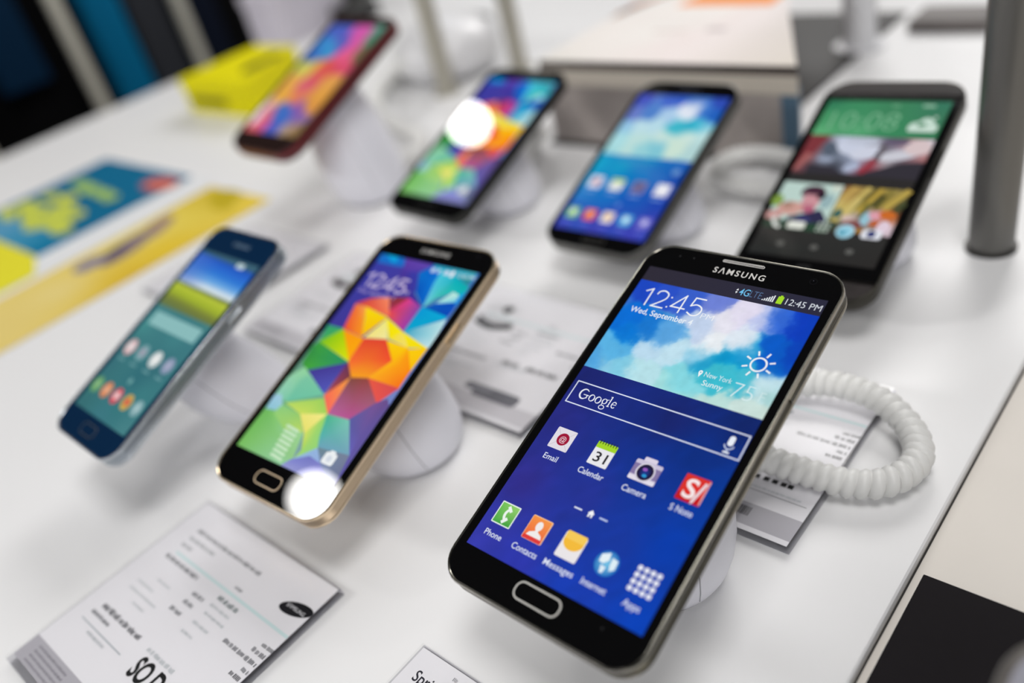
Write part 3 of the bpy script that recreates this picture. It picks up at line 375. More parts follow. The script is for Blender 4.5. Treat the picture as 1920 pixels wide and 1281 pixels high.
    # note pad
    x = X1[3]; k.rr(x - 4.3, x + 4.4, Y - 4.6, Y + 4.6, 0.4, (200, 25, 30)); k.rr(x - 4.3, x + 4.4, Y - 2.0, Y + 4.6, 0.4, (222, 50, 42)); k.text('S', x - 2.9, Y - 3.2, 6.4, (250, 235, 235), width=4.3, offset=0.02); k.line([(x + 1.6, Y - 3.6), (x + 3.2, Y + 2.8)], 1.0, (235, 215, 220)); k.poly([(x + 1.1, Y - 3.6), (x + 2.1, Y - 3.8), (x + 1.3, Y - 4.9)], [(235, 215, 220)]); k.rect(x + 3.9, x + 4.4, Y - 4.2, Y + 4.2, (235, 170, 170))
    label('S Note', x, -25.3, 7.4)
    # page marks
    k.line([(-6.2, -36.8), (-3.6, -36.8)], 0.55, (225, 230, 245)); k.line([(4.0, -36.8), (6.6, -36.8)], 0.55, (190, 205, 240)); k.poly([(-1.0, -36.7), (1.6, -36.7), (0.3, -35.4)], [WHITE]); k.rect(-0.6, 1.2, -38.0, -36.7, WHITE); k.rect(0.05, 0.6, -38.0, -37.2, (40, 50, 140))
    X2 = (-27.8, -13.9, 0.4, 14.2, 28.1); Y = -48.9
    x = X2[0]; k.rr(x - 4.1, x + 4.1, Y - 4.1, Y + 4.1, 0.3, (235, 245, 238)); k.rect(x - 3.7, x + 3.7, Y - 3.7, Y + 3.7, [(70, 170, 70), (60, 160, 60), (150, 210, 110), (120, 200, 90)])
    k.stroke(arc(x + 1.9, Y + 0.1, 2.4, 2.5, 130, 235), [1.0] * 23, (240, 248, 240)); k.line([(x - 0.1, Y + 2.6), (x + 0.9, Y + 1.7)], 1.1, (240, 248, 240)); k.line([(x + 0.2, Y - 2.6), (x + 1.0, Y - 1.6)], 1.2, (240, 248, 240))
    label('Phone', x, -57.8, 6.9)
    x = X2[1]; k.rr(x - 4.2, x + 4.2, Y - 4.3, Y + 4.3, 0.5, (250, 200, 150)); k.rect(x - 4.0, x + 3.8, Y - 4.2, Y + 4.0, [(240, 95, 60), (240, 95, 60), (250, 155, 75), (250, 150, 70)]); k.rect(x - 4.0, x + 3.8, Y - 4.2, Y - 2.9, (225, 60, 60)); k.ell(x + 0.1, Y + 1.2, 1.35, 1.7, (245, 240, 238)); k.poly([(x - 3.0, Y - 2.8), (x + 3.2, Y - 2.8), (x + 2.6, Y - 1.6), (x + 0.7, Y - 0.7), (x + 0.7, Y + 0.3), (x - 0.5, Y + 0.3), (x - 0.5, Y - 0.7), (x - 2.4, Y - 1.6)], [(245, 240, 238)])
    label('Contacts', x, -57.8, 9.8)
    x = X2[2]; k.rr(x - 4.2, x + 4.2, Y - 4.7, Y + 4.2, 0.6, (238, 234, 236)); k.rr(x - 3.9, x + 3.9, Y + 1.6, Y + 4.6, 0.5, (250, 205, 90)); k.up(); k.face([(x + 3.9 * math.cos(a), Y + 1.8 + 3.9 * math.sin(a) * 0.85) for a in [math.pi + math.pi * i / 16 for i in range(17)]], [(248, 190, 60)])
    label('Messages', x, -57.8, 11.0)
    x = X2[3]; k.ell(x, Y, 4.2, 4.2, (120, 200, 235), edge=(30, 110, 190)); k.poly([(x - 3.0, Y + 2.2), (x - 0.3, Y + 3.6), (x + 0.3, Y + 1.2), (x - 1.2, Y - 0.4), (x - 2.9, Y - 0.2)], [(232, 245, 250)]); k.poly([(x - 1.6, Y - 1.0), (x + 0.4, Y - 1.2), (x + 0.1, Y - 3.3), (x - 1.0, Y - 3.4)], [(225, 240, 250)]); k.poly([(x + 1.0, Y + 2.4), (x + 3.2, Y + 2.0), (x + 3.4, Y - 0.9), (x + 1.9, Y - 2.0), (x + 1.2, Y - 0.1)], [(225, 242, 250)])
    label('Internet', x, -57.8, 8.6)
    x = X2[4]
    for i in range(4):
        for j in range(4): k.rr(x - 4.2 + i * 2.25, x - 2.6 + i * 2.25, Y - 4.2 + j * 2.25, Y - 2.6 + j * 2.25, 0.5, (238, 240, 250))
    label('Apps', x, -57.8, 5.6)
    return k
def art_geo(lock_text=True):
    k = Ink(0.0024); W2, H2 = 31.75, 56.45
    def clip(pts, cols):
        """keep the artwork inside the lit area"""
        def cut(P, C, inside, cross):
            Q = []; D = []
            for i in range(len(P)):
                a, b, ca, cb = P[i - 1], P[i], C[i - 1], C[i]
                ia, ib = inside(a), inside(b)
                if ia != ib:
                    t = cross(a, b); Q.append((a[0] + (b[0] - a[0]) * t, a[1] + (b[1] - a[1]) * t)); D.append(tuple(ca[j] + (cb[j] - ca[j]) * t for j in range(3)))
                if ib: Q.append(b); D.append(cb)
            return Q, D
        if len(cols) == 1: cols = list(cols) * len(pts)
        P, C = pts, cols
        for ax, lim, sg in ((0, W2, 1), (0, -W2, -1), (1, H2, 1), (1, -H2, -1)):
            if not P: break
            P, C = cut(P, C, lambda p: p[ax] * sg <= lim * sg, lambda a, b: (lim - a[ax]) / ((b[ax] - a[ax]) or 1e-9))
        return P, C
    k.rect(-W2, W2, -H2, H2, [(120, 190, 100), (140, 140, 205), (60, 120, 190), (70, 60, 165)])
    k.rect(-W2, 4, 8, H2, [(62, 56, 150), (70, 60, 150), (70, 60, 160), (55, 60, 165)])
    for pts, cols in GEO_POLYS:
        P, C = clip([tuple(p) for p in pts], [tuple(c) for c in cols])
        if len(P) > 2: k.poly(P, C)
    if lock_text:
        LV = (200, 186, 222)
        clock(k, LV, 1.1, 1.03, 2.2, -8.4, 1.0); k.text('PM', -3.2, 37.0, 2.2, LV, width=4.2)
        k.text('Wed, September 4', -29.6, 32.6, 2.3, (170, 155, 205), width=25)
        for i, w in enumerate((2.4, 1.5, 3.2)): k.rr(4.5 + i * 4, 4.5 + i * 4 + w, 51.8, 54.4, 0.5, (200, 220, 240))
        k.rr(16.6, 18.6, 51.2, 54.8, 0.5, (235, 240, 248)); k.text('12:45 PM', 20.5, 52.0, 2.3, (205, 225, 238), width=10.5)
        for i in range(7): k.line([(-12.0 + i * 0.4, -40 - i * 2.3), (-4.5 + i * 0.3, -40.6 - i * 2.3)], 1.3, (205, 235, 200))
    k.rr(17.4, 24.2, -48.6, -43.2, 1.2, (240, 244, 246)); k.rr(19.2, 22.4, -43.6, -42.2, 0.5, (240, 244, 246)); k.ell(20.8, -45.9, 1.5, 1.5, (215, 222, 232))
    return k
def art_s4():
    k = Ink(); w, h = 31.15, 55.35
    k.grid(-w, w, -h, h, 20, 36, blend(S4_BG, 2.5, 1.5, 0.06)); k.up(); k.grid(-w, w, 4.2, h, 70, 50, blend(S4_SKY, 3, 1.5, 0.1, 2.6))
    k.ell(25.5, -4.5, 2.5, 2.5, (105, 150, 205)); k.ell(2, -33.2, 1.6, 1.6, (90, 130, 210))
    for x, c, e in ((-22.5, (225, 228, 240), (190, 90, 110)), (-7.5, (232, 234, 230), (165, 210, 80)), (8, (130, 120, 160), (70, 70, 120)), (23.5, (228, 228, 240), (250, 250, 250))):
        k.rr(x - 4.5, x + 4.5, -23.0, -14.0, 0.8, c); k.ell(x, -18.2, 2.2, 2.2, e) if e != (165, 210, 80) else k.rect(x - 4.2, x + 4.2, -16.6, -14.1, e); k.rect(x - 3.6, x + 3.6, -26.4, -25.0, (110, 150, 215))
    for x, c, e in ((-24.6, (130, 200, 110), (235, 245, 235)), (-12.3, (235, 90, 55), (250, 190, 150)), (0.2, (238, 232, 232), (245, 190, 90)), (12.6, (90, 180, 230), (215, 238, 248)), (25, (120, 115, 205), (190, 190, 235))):
        k.rr(x - 3.9, x + 3.9, -46.8, -39.0, 0.7, c); k.ell(x, -42.4, 2.0, 2.2, e); k.rect(x - 3.2, x + 3.2, -50.4, -49.0, (95, 105, 205))
    return k
def art_m8():
    k = Ink(); w, h = 31.15, 55.35
    k.rect(-w, w, -h, h, [(40, 40, 38), (42, 40, 38), (45, 42, 42), (45, 42, 42)])
    k.grid(-w, w, 27.8, h, 14, 10, blend(M8_GREEN, 2.2)); k.rect(-w, w, h - 1.2, h, (38, 70, 55))
    k.text('10:08', -25, 32.6, 13.0, (120, 178, 140), width=35, offset=-0.01)
    for x, y, rx, ry in ((19, 36, 3.4, 3.4), (23.4, 38.4, 3.8, 4.2), (27, 35.6, 2.6, 3.0)): k.ell(x, y, rx, ry, (198, 222, 208))
    k.rr(15.6, 29.4, 32.6, 36.2, 1.6, (205, 226, 214)); k.ell(21.6, 37.4, 2.2, 1.5, (80, 140, 105)); k.ell(26.6, 43.0, 0.9, 0.9, (190, 215, 200)); k.rr(18, 24, 50.2, 52.0, 0.5, (150, 190, 165)); k.rr(3, 7, 50.2, 51.6, 0.5, (110, 165, 130))
    k.grid(-w, w, 0.2, 27.4, 30, 16, blend(M8_STORM, 3, 0.0, 0.15, 3.4))
    k.poly([(-w, 27.4), (-20, 27.4), (-25, 14), (-w, 3)], [(125, 52, 58)]); k.stroke([(-26.5, 14), (-28.5, 8), (-30, 2)], [3.4, 3, 2], (165, 100, 98))
    for x, y, rx, ry, r, c in ((-7, 20, 8, 5.4, -0.4, (202, 208, 226)), (2, 16.5, 8, 4.6, 0.3, (206, 210, 226)), (-3, 24.5, 9, 2.5, 0, (190, 196, 212)), (17, 15.5, 10, 3.4, 0.25, (204, 204, 214)), (25, 21.5, 6.2, 5, 0, (216, 196, 198)), (-17, 10.5, 4.2, 1.6, 0, (152, 162, 184)), (-2, 6, 4, 2.6, 0.5, (172, 182, 206)), (14, 24.8, 6.5, 2.2, 0, (98, 88, 110)), (-17.5, 18, 3.5, 5.5, 0.4, (84, 94, 110))): k.ell(x, y, rx, ry, c, rot=r)
    k.poly([(-24, 0.2), (-24, 6.5), (-12, 5.6), (-6, 2.0), (2, 1.0), (11, 5.5), (20, 10.5), (w, 12.0), (w, 0.2)], [(50, 47, 55)])
    k.stroke([(9.2, 23.5), (8.6, 18), (8.0, 14), (8.2, 11)], [2, 3.2, 3.4, 2.4], (92, 84, 92)); k.stroke([(7.6, 12), (6.0, 7), (3.4, 2.4)], [3.0, 2.8, 3.4], (150, 48, 60))
    k.grid(-w, -0.4, -36, -6.6, 4, 6, lambda x, y: (188, 212, 204)); k.grid(0.0, w, -36, -6.6, 20, 20, blend(M8_FOREST, 3, 0.5, 0.25, 3.0))
    k.ell(-30, -20, 3, 4, (130, 160, 70)); k.ell(-5, -18, 3, 5, (150, 178, 182)); k.ell(-3.2, -9, 2.6, 2, (208, 216, 202))
    k.poly([(-22, -36), (-20, -30), (-12, -26.5), (-6, -23.5), (-1.5, -29), (-0.6, -36)], [(46, 44, 76)]); k.ell(-12, -33, 4, 4, (60, 60, 112))
    k.ell(-13, -18.2, 4.6, 7.4, (204, 146, 154)); k.ell(-12.6, -24, 3.6, 2.6, (180, 98, 122)); k.ell(-14, -11.4, 5.6, 3.2, (72, 40, 58)); k.ell(-9.2, -14.2, 2.2, 3.0, (46, 28, 42)); k.ell(-18.4, -13.2, 1.6, 2.6, (74, 42, 60))
    k.ell(-21.5, -24.5, 6.6, 4.6, (206, 158, 148)); k.ell(-23.5, -22.5, 3, 2.4, (172, 132, 116)); k.ell(-28, -30, 4.2, 3.6, (198, 150, 146)); k.ell(-20, -34.5, 4.5, 2.0, (72, 56, 64))
    for x0, y0, x1, y1, ww, c in ((2, -32, 12, -8, 3.0, (200, 178, 100)), (6, -25, 9, -16, 3.6, (205, 185, 112)), (12, -22, 18, -8, 2.4, (186, 158, 66)), (14, -26, 15, -18, 2.2, (88, 92, 40)), (20, -20, 23, -8, 2.0, (120, 110, 50)), (24, -18, 30, -8, 3.4, (184, 160, 76)), (18, -18, 20, -12, 2.6, (66, 66, 32)), (28, -22, 30.5, -16, 3, (68, 74, 44)), (1.5, -14, 5, -8, 2.6, (190, 160, 86))): k.line([(x0, y0), (x1, y1)], ww, c)
    for x, y, rx, ry, c in ((3, -25, 2.2, 3, (58, 98, 94)), (2.5, -33, 2.6, 3, (40, 62, 48)), (8.5, -27.5, 2.8, 2.2, (208, 184, 178)), (12, -31, 4.8, 2.6, (128, 74, 72)), (17.3, -26.5, 2.8, 4.2, (150, 194, 210)), (21, -24, 3.4, 2.6, (222, 158, 172)), (26, -23, 4, 2.4, (204, 106, 38)), (22, -29, 3.2, 1.8, (188, 92, 42)), (26.5, -31, 3.0, 4.2, (226, 206, 220)), (16, -34.5, 3.4, 1.4, (158, 116, 52))): k.ell(x, y, rx, ry, c)
    k.rect(-w, 2, -38.2, -32.6, [(42, 62, 48), (40, 78, 55), (38, 70, 50), (45, 60, 48)]); k.rect(-w, w, -h, -38.0, [(40, 42, 40), (42, 40, 38), (44, 44, 42), (48, 46, 44)])
    k.stroke([(-26.5, -30.6), (-26.8, -33.2), (-24.8, -36.2), (-22.0, -37.2)], [2.2, 1.8, 1.8, 2.4], (225, 228, 222))
    k.rr(-18.5, -9.6, -37.4, -32.6, 1.2, (225, 228, 218))
    for i in range(3):
        for j in range(3): k.rr(-3.6 + i * 2.2, -2.0 + i * 2.2, -37.4 + j * 2.1, -35.9 + j * 2.1, 0.3, (175, 185, 175))
    k.ell(10.6, -35.6, 4.3, 4.3, (120, 190, 215), edge=(170, 215, 230)); k.ell(9.4, -36.8, 1.6, 1.2, (40, 140, 165)); k.rr(18.4, 27.6, -38.6, -33.0, 1.3, (228, 230, 238)); k.ell(22.8, -35.6, 2.1, 2.1, (40, 50, 110))
    for x in (-17, 0, 17): k.ell(x, -47.5, 1.9, 1.6, (95, 95, 92))
    return k
def art_mini():
    k = Ink(); w, h = 28, 49.8
    k.grid(-w, w, -h, h, 14, 26, blend(MINI_BG, 2.2)); 
    def field(x, y):
        y2 = y + 0.05 * x; st = ((12, (96, 118, 80)), (17, (118, 128, 58)), (21, (160, 178, 48)), (26.0, (186, 200, 60)), (28.2, (100, 112, 60)), (29.2, (215, 228, 232)), (31, (208, 224, 236)), (34, (110, 170, 228)), (38, (50, 125, 215)), (43, (38, 100, 205)), (46.2, (34, 84, 182)), (47.2, (60, 98, 115)), (60, (60, 98, 118)))
        if y2 > 26: y2 = y2 + (28 - x) * 0.02 * (1 if y2 < 34 else 0)
        for (a, ca), (b, cb) in zip(st, st[1:]):
            if y2 <= b:
                t = max(0, min(1, (y2 - a) / (b - a))); c = [ca[i] + (cb[i] - ca[i]) * t for i in range(3)]; break
        l = max(0, min(1, (-x - 2) / 22)) if 29 < y2 < 46 else 0
        return (c[0] + (78 - c[0]) * l * 0.6, c[1] + (112 - c[1]) * l * 0.6, c[2] + (200 - c[2]) * l * 0.6)
    k.up(); k.grid(-w, w, 13.0, h, 24, 60, field); k.rr(10, 17, 45.2, 48.2, 1, (190, 210, 215))
    k.rr(-23, 24, 1.5, 9.5, 1, (140, 190, 190))
    for x, c, e in ((-20.5, (215, 175, 178), (235, 225, 225)), (-7.5, (120, 165, 170), (160, 160, 175)), (6.5, (205, 215, 215), (240, 240, 238)), (19.5, (130, 150, 175), (165, 170, 195))):
        k.ell(x, -13.0, 4.6, 4.6, c); k.ell(x, -12.8, 2.6, 2.6, e); k.rect(x - 3, x + 3, -20.8, -19.6, (105, 155, 160))
    k.ell(1, -27.5, 1.7, 1.7, (110, 165, 165))
    for x, c, e in ((-22.5, (110, 165, 105), (140, 185, 135)), (-11.6, (215, 135, 90), (235, 175, 140)), (-0.4, (215, 75, 90), (240, 205, 205)), (11, (200, 170, 80), (215, 90, 80)), (21.5, (130, 170, 175), (165, 195, 198))):
        k.ell(x, -36.6, 4.1, 4.3, c); k.ell(x, -36.4, 2.2, 2.2, e)
    return k
def art_red():
    k = Ink(); w, h = 31.75, 56.45
    k.grid(-w, w, -h, h, 36, 60, blend(RED_SCR, 3, 0.6, 0.08, 3.2))
    q = [p for p in RED_SCR if p[2] > 230 and p[4] > 180]; (xa, ya), (xb, yb) = q[0][:2], q[1][:2]; k.stroke([(xa, ya), ((xa + xb) / 2, (ya + yb) / 2), (xb, yb), (xb - (xa - xb) * 0.5, yb - (ya - yb) * 0.5)], [3, 6, 7, 4], (238, 218, 228)); return k  # pale streak paints the glare strip at the screen's lower left

# ------------------------------------------------------------------ phones
def mirror_y(x): return x
def make_phone(key, label, spec, art):
    (lx, ly, lz), R = POSE[key]; rot = Matrix((Vector(R[0]), Vector(R[1]), Vector(R[2]))).transposed()
    t = thing('smartphone', label, 'phone', W(lx, ly, lz), 'smartphones on the display table', rot)
    x0, x1, y0, y1 = spec['body']; r = spec['r']; T = spec.get('thick', 8.2)
    rim, band, back = spec['rim'], spec['band'], spec['back']
    rr_ = r if isinstance(r, (tuple, list)) else (r, r)
    def ring(d, z): return [(x, y, z) for x, y in rrect(x0 + d, x1 - d, y0 + d, y1 - d, (rr_[0] - d, rr_[1] - d), 10)]
    lip = spec.get('lip', 1.0)
    prof = [(lip, -0.05), (lip * 0.7, 0.28), (lip * 0.25, 0.2), (0.0, -0.35), (0.0, -1.3), (0.35, -1.6)]; n1 = len(prof) - 1
    if spec.get('ribs'):
        z = -1.6
        for i in range(3): prof += [(0.35, z - 0.15), (0.1, z - 0.35), (0.1, z - 0.95), (0.35, z - 1.15)]; z -= 1.2
        prof += [(0.3, -5.5)]
    else: prof += [(0.05, -1.9), (0.05, -5.0), (0.3, -5.5)]
    n2 = len(prof) - 1; prof += [(0.05, -5.8), (0.15, -6.5), (0.9, -T + 0.9)]
    mi = [0] * n1 + [1] * (n2 - n1) + [0] * (len(prof) - 1 - n2)
    loft('frame', [ring(d, z) for d, z in prof], [rim, band], t, mi, cap0=False, cap1=False, smooth=True, sharp=50)
    loft('back_cover', [ring(0.9, -T + 0.9), ring(1.6, -T + 0.35), ring(3.5, -T), ring(min(rr_) * 0.9, -T)], [back], t, cap0=False)
    plate('front_glass', rrect(x0 + lip - 0.1, x1 - lip + 0.1, y0 + lip - 0.1, y1 - lip + 0.1, (rr_[0] - lip, rr_[1] - lip), 10), -1.0, 0.0, [spec['face']], t)
    s = art.obj('screen', M_DISPLAY, t); s.location.z = 0.02 * S
    for nm, z in spec.get('buttons', []):
        a, b = z
        box(nm, x1 - 1.2, x1 + 0.65, a, b, -4.6, -2.6, [rim], t, 0.4)
    if 'home' in spec:
        hx, hy, hw, hh = spec['home']; O = rrect(hx - hw / 2, hx + hw / 2, hy - hh / 2, hy + hh / 2, hh * 0.45, 8); I = rrect(hx - hw / 2 + 0.5, hx + hw / 2 - 0.5, hy - hh / 2 + 0.5, hy + hh / 2 - 0.5, hh * 0.45 - 0.5, 8)
        hb = loft('home_button', [[(x, y, -0.2) for x, y in I], [(x, y, 0.16) for x, y in I]], [spec['face']], t, cap0=False)
        loft('button_ring', [[(x, y, 0.0) for x, y in O], [(x, y, 0.26) for x, y in O], [(x, y, 0.26) for x, y in I], [(x, y, 0.1) for x, y in I]], [spec.get('ring', band)], hb, cap0=False, cap1=False)
    if 'ear' in spec:
        ex, ey, ew, eh = spec['ear']; g = Ink(0.01); g.rr(ex - ew / 2, ex + ew / 2, ey - eh / 2, ey + eh / 2, eh / 2, (200, 198, 195)); g.rr(ex - ew / 2 + 0.25, ex + ew / 2 - 0.25, ey - eh / 2 + 0.25, ey + eh / 2 - 0.25, eh / 2 - 0.25, (95, 93, 92))
        nn = int(ew / 0.62)
        for i in range(nn):
            for j in (-0.22, 0.22): g.ell(ex - ew / 2 + 0.7 + i * (ew - 1.4) / (nn - 1), ey + j * eh, 0.17, 0.17, (215, 213, 210), 8)
        o = g.obj('earpiece_grille', M_PRINT, t); o.location.z = 0.03 * S
    if 'logo' in spec:
        st, x, y, w, h, c = spec['logo']; g = Ink(0.01); g.text(st, x - w / 2, y - h / 2, h, c, width=w, offset=0.014, space=1.32); o = g.obj('logo_lettering', M_PRINT, t); o.location.z = 0.03 * S
    if 'cam' in spec:
        g = Ink(0.01); g.ell(*spec['cam'], 1.4, 1.4, (17, 17, 19)); g.ell(*spec['cam'], 1.0, 1.0, (7, 7, 9)); g.ell(spec['cam'][0] - 0.1, spec['cam'][1] + 0.35, 0.22, 0.16, (70, 70, 80)); o = g.obj('front_camera', M_LENS, t); o.location.z = 0.03 * S
    if 'sensor' in spec:
        for q in spec['sensor']:
            g = Ink(0.01); g.ell(*q, 0.42, 0.42, (40, 40, 42)); o = g.obj('sensor_window', M_LENS, t); o.location.z = 0.03 * S
    for nm, o_, m_ in spec.get('bars', []):
        b = plate(nm, o_, -0.2, 0.12, [m_], t)
        g = Ink(0.004); bx0 = min(p[0] for p in o_) + 8; bx1 = max(p[0] for p in o_) - 8; by = sum(p[1] for p in o_) / len(o_)
        for i in range(34):
            for j in range(5): g.ell(bx0 + (bx1 - bx0) * i / 33, by - 2.2 + j * 1.1, 0.25, 0.25, (25, 23, 23), 6)
        d = g.obj('speaker_holes', M_PRINT, b); d.location.z = 0.14 * S
    return t
CHROME = mat('polished_silver_rim', (150, 147, 138), 0.2, 1.0); BAND_D = mat('ribbed_dark_silver', (92, 88, 76), 0.34, 1.0)
GOLD = mat('pale_gold_rim', (232, 210, 178), 0.25, 1.0); GOLD_B = mat('pale_gold_band', (190, 170, 145), 0.35, 1.0)
SILV = mat('satin_silver_rim', (190, 196, 202), 0.25, 1.0); SILV_B = mat('satin_silver_band', (160, 168, 176), 0.3, 1.0)
DARKR = mat('dark_grey_rim', (62, 62, 60), 0.3, 0.8); GUN = mat('gunmetal_rim', (66, 64, 59), 0.3, 1.0); GUN_D = mat('gunmetal_face', (44, 39, 39), 0.4, 0.1, spec=0.3)
RED = mat('dark_red_plastic', (120, 18, 26), 0.35, 0.0); RED_D = mat('deep_maroon_plastic', (62, 12, 18), 0.4)
NAVY = mat('navy_cover_glass', (12, 40, 70), 0.06); BROWN = mat('brown_black_cover_glass', (40, 28, 26), 0.15); LEATHER = mat('black_leatherette_back', (22, 22, 23), 0.6, noise=0.1, nscale=900)
LS = (190, 188, 186)
note_phone = make_phone('note3', 'largest black phone in front showing 12:45 clock, search box and app icons', dict(
    body=(-39.7, 39.5, -76.2, 75.2), r=10.5, rim=CHROME, band=BAND_D, back=LEATHER, face=M_GLASS, ribs=True, ring=mat('satin_silver_ring', (225, 223, 218), 0.5, 0.85), home=(-0.3, -68.2, 18.2, 6.2), ear=(0, 71.9, 16.8, 1.25),
    logo=('S\u039bMSUNG', 0.4, 67.2, 20.4, 2.55, (205, 203, 200)), cam=(27.4, 69.8), sensor=[(23.6, -66.4), (-20, 70.5), (-26, 70.3)], buttons=[('power_button', (24, 36))]), art_note())
geo = art_geo()
make_phone('s5', 'gold rimmed black phone with faceted rainbow wallpaper and white light glare at its foot', dict(
    body=(-36.6, 36.6, -72.6, 69.6), r=11, rim=GOLD, band=GOLD_B, back=GOLD_B, face=M_GLASS, ribs=True, home=(-1.5, -64.2, 16.5, 6.4), logo=('S\u039bMSUNG', 0, 62.6, 18, 2.3, LS), cam=(25, 64.8), buttons=[('power_button', (20, 31))]), geo)
make_phone('s5mini', 'small navy blue phone at left with silver edge and teal home screen', dict(
    body=(-32.4, 32.4, -64.2, 66.2), r=10.5, thick=9, rim=SILV, band=SILV_B, back=NAVY, face=NAVY, home=(-0.5, -56.4, 14.5, 6), logo=('S\u039bMSUNG', 1.5, 57.6, 15, 2.1, (110, 135, 155)), buttons=[('power_button', (18, 28))]), art_mini())
make_phone('s4', 'black phone in back row with blue sky home screen and two rows of icons', dict(
    body=(-34.9, 34.9, -66.6, 67.0), r=13, lip=0.8, rim=mat('smoky_silver_rim', (120, 120, 118), 0.3, 1.0), band=mat('smoky_silver_band', (105, 104, 100), 0.35, 1.0), back=M_BLACK, face=M_GLASS, home=(0.5, -60.2, 15, 5), logo=('S\u039bMSUNG', 0, 60.8, 16, 2.2, (75, 78, 90)), buttons=[('power_button', (18, 29))]), art_s4())
make_phone('s5b', 'dark phone in back row with faceted rainbow wallpaper partly washed out by glare', dict(
    body=(-35.6, 35.6, -70.5, 66.5), r=11, rim=DARKR, band=DARKR, back=M_BLACK, face=M_GLASS, home=(0, -62.6, 16, 5), logo=('S\u039bMSUNG', 0, 61, 16, 2.0, (70, 70, 74)), buttons=[('power_button', (18, 29))]), art_geo(False))
make_phone('m8', 'dark grey rounded phone at right with green 10:08 clock banner above photo tiles', dict(
    body=(-35.9, 36.1, -75.8, 69.5), r=(13, 14), thick=9.2, rim=GUN, band=GUN, back=GUN, face=M_GLASS, cam=(21, 63.5), buttons=[('volume_button', (6, 24))], logo=('hTC', 0, -60.0, 6, 2.0, (62, 62, 64)),
    bars=[('top_speaker_bar', rrect(-34.6, 34.8, 59.0, 68.2, (0.6, 12.5), 8), GUN_D), ('bottom_speaker_bar', rrect(-34.6, 34.8, -74.6, -64.6, (11.5, 0.6), 8), GUN_D)]), art_m8())
make_phone('red', 'red cased phone at the back left with blurred pink and orange wallpaper', dict(
    body=(-37.5, 37.5, -73.5, 65.5), r=(16, 9), thick=10, lip=1.4, rim=RED_D, band=RED, back=RED, face=BROWN, cam=(22, 61)), art_red())

# ------------------------------------------------------------------ stands under the phones
def stand(key, label, T=8.3, off=(5, 5), r=26.0, rt=19.0, name='phone_stand'):
    (lx, ly, lz), R = POSE[key]; n = Vector(R[2]); P = Vector((lx, ly, lz)) - n * T
    Bx, By = P.x + off[0], P.y + off[1]
    t = thing(name, label, 'phone stand', W(Bx, By, 0), 'white phone stands')
    c0 = Vector((0, 0, 0)); c1 = Vector((P.x - Bx, P.y - By, P.z)) - n * 3.0; Hh = c1.z
    prof = [(0.02, 0.74), (0.05, 0.83), (0.11, 0.91), (0.2, 0.97), (0.32, 1.0), (0.45, 0.99), (0.58, 0.95), (0.7, 0.89), (0.82, 0.82), (0.92, 0.77), (1.0, rt / r)]
    rings = []; N = 40
    for tt, k in prof:
        c = c0.lerp(c1, tt ** 1.0); nn = Vector((0, 0, 1)).lerp(n, max(0, (tt - 0.25) / 0.75)).normalized(); a = Vector((1, 0, 0)); a = (a - nn * a.dot(nn)).normalized(); b = nn.cross(a)
        rings.append([tuple(c + (a * math.cos(2 * math.pi * i / N) + b * math.sin(2 * math.pi * i / N)) * (r * k)) for i in range(N)])
    d = loft('stand_body', rings, [M_STAND], t, smooth=True, sharp=50)
    # moulded joint line running down the side of the shell
    sm = []
    for k in range(2, 10):
        p = Vector(rings[k][37]); q = Vector(rings[k][36]); sm.append(p.lerp(q, (k - 2) / 8))
    tube('joint_line', sm, 0.2, [M_SEAM], d, 6)
    loft('foot_ring', [[(r * 0.74 * math.cos(2 * math.pi * i / N), r * 0.74 * math.sin(2 * math.pi * i / N), z) for i in range(N)] for z in (0.0, 1.2)], [M_SEAM], t)
    pl = []
    a = Vector(R[0]); b = Vector(R[1])
    for z in (-3.0, 0.0):
        cc = Vector((P.x - Bx, P.y - By, P.z)) + n * z
        pl.append([tuple(cc + a * x + b * y) for x, y in rrect(-rt - 2, rt + 2, -rt - 2, rt + 2, 7, 6)])
    loft('mounting_plate', pl, [M_STAND], t, sharp=30)
    return t
stand('note3', 'white rounded stand holding up the largest phone in front', off=(3, -11))
stand('s5', 'white rounded stand holding up the gold rimmed phone', off=(8, 4), r=27)
stand('s5mini', 'white rounded stand holding up the small navy phone', T=9.2, off=(2, 25), r=25)
stand('s4', 'white rounded stand under the back row phone with blue sky screen', off=(8, 4), r=25)
stand('s5b', 'white rounded stand under the dark back row phone with glare', off=(8, 4), r=26)
stand('m8', 'white rounded stand under the phone with green clock banner', T=9.4, off=(6, 4), r=25)
stand('red', 'tall white stand holding up the red phone', T=10.2, off=(16, 4), r=31, rt=26)

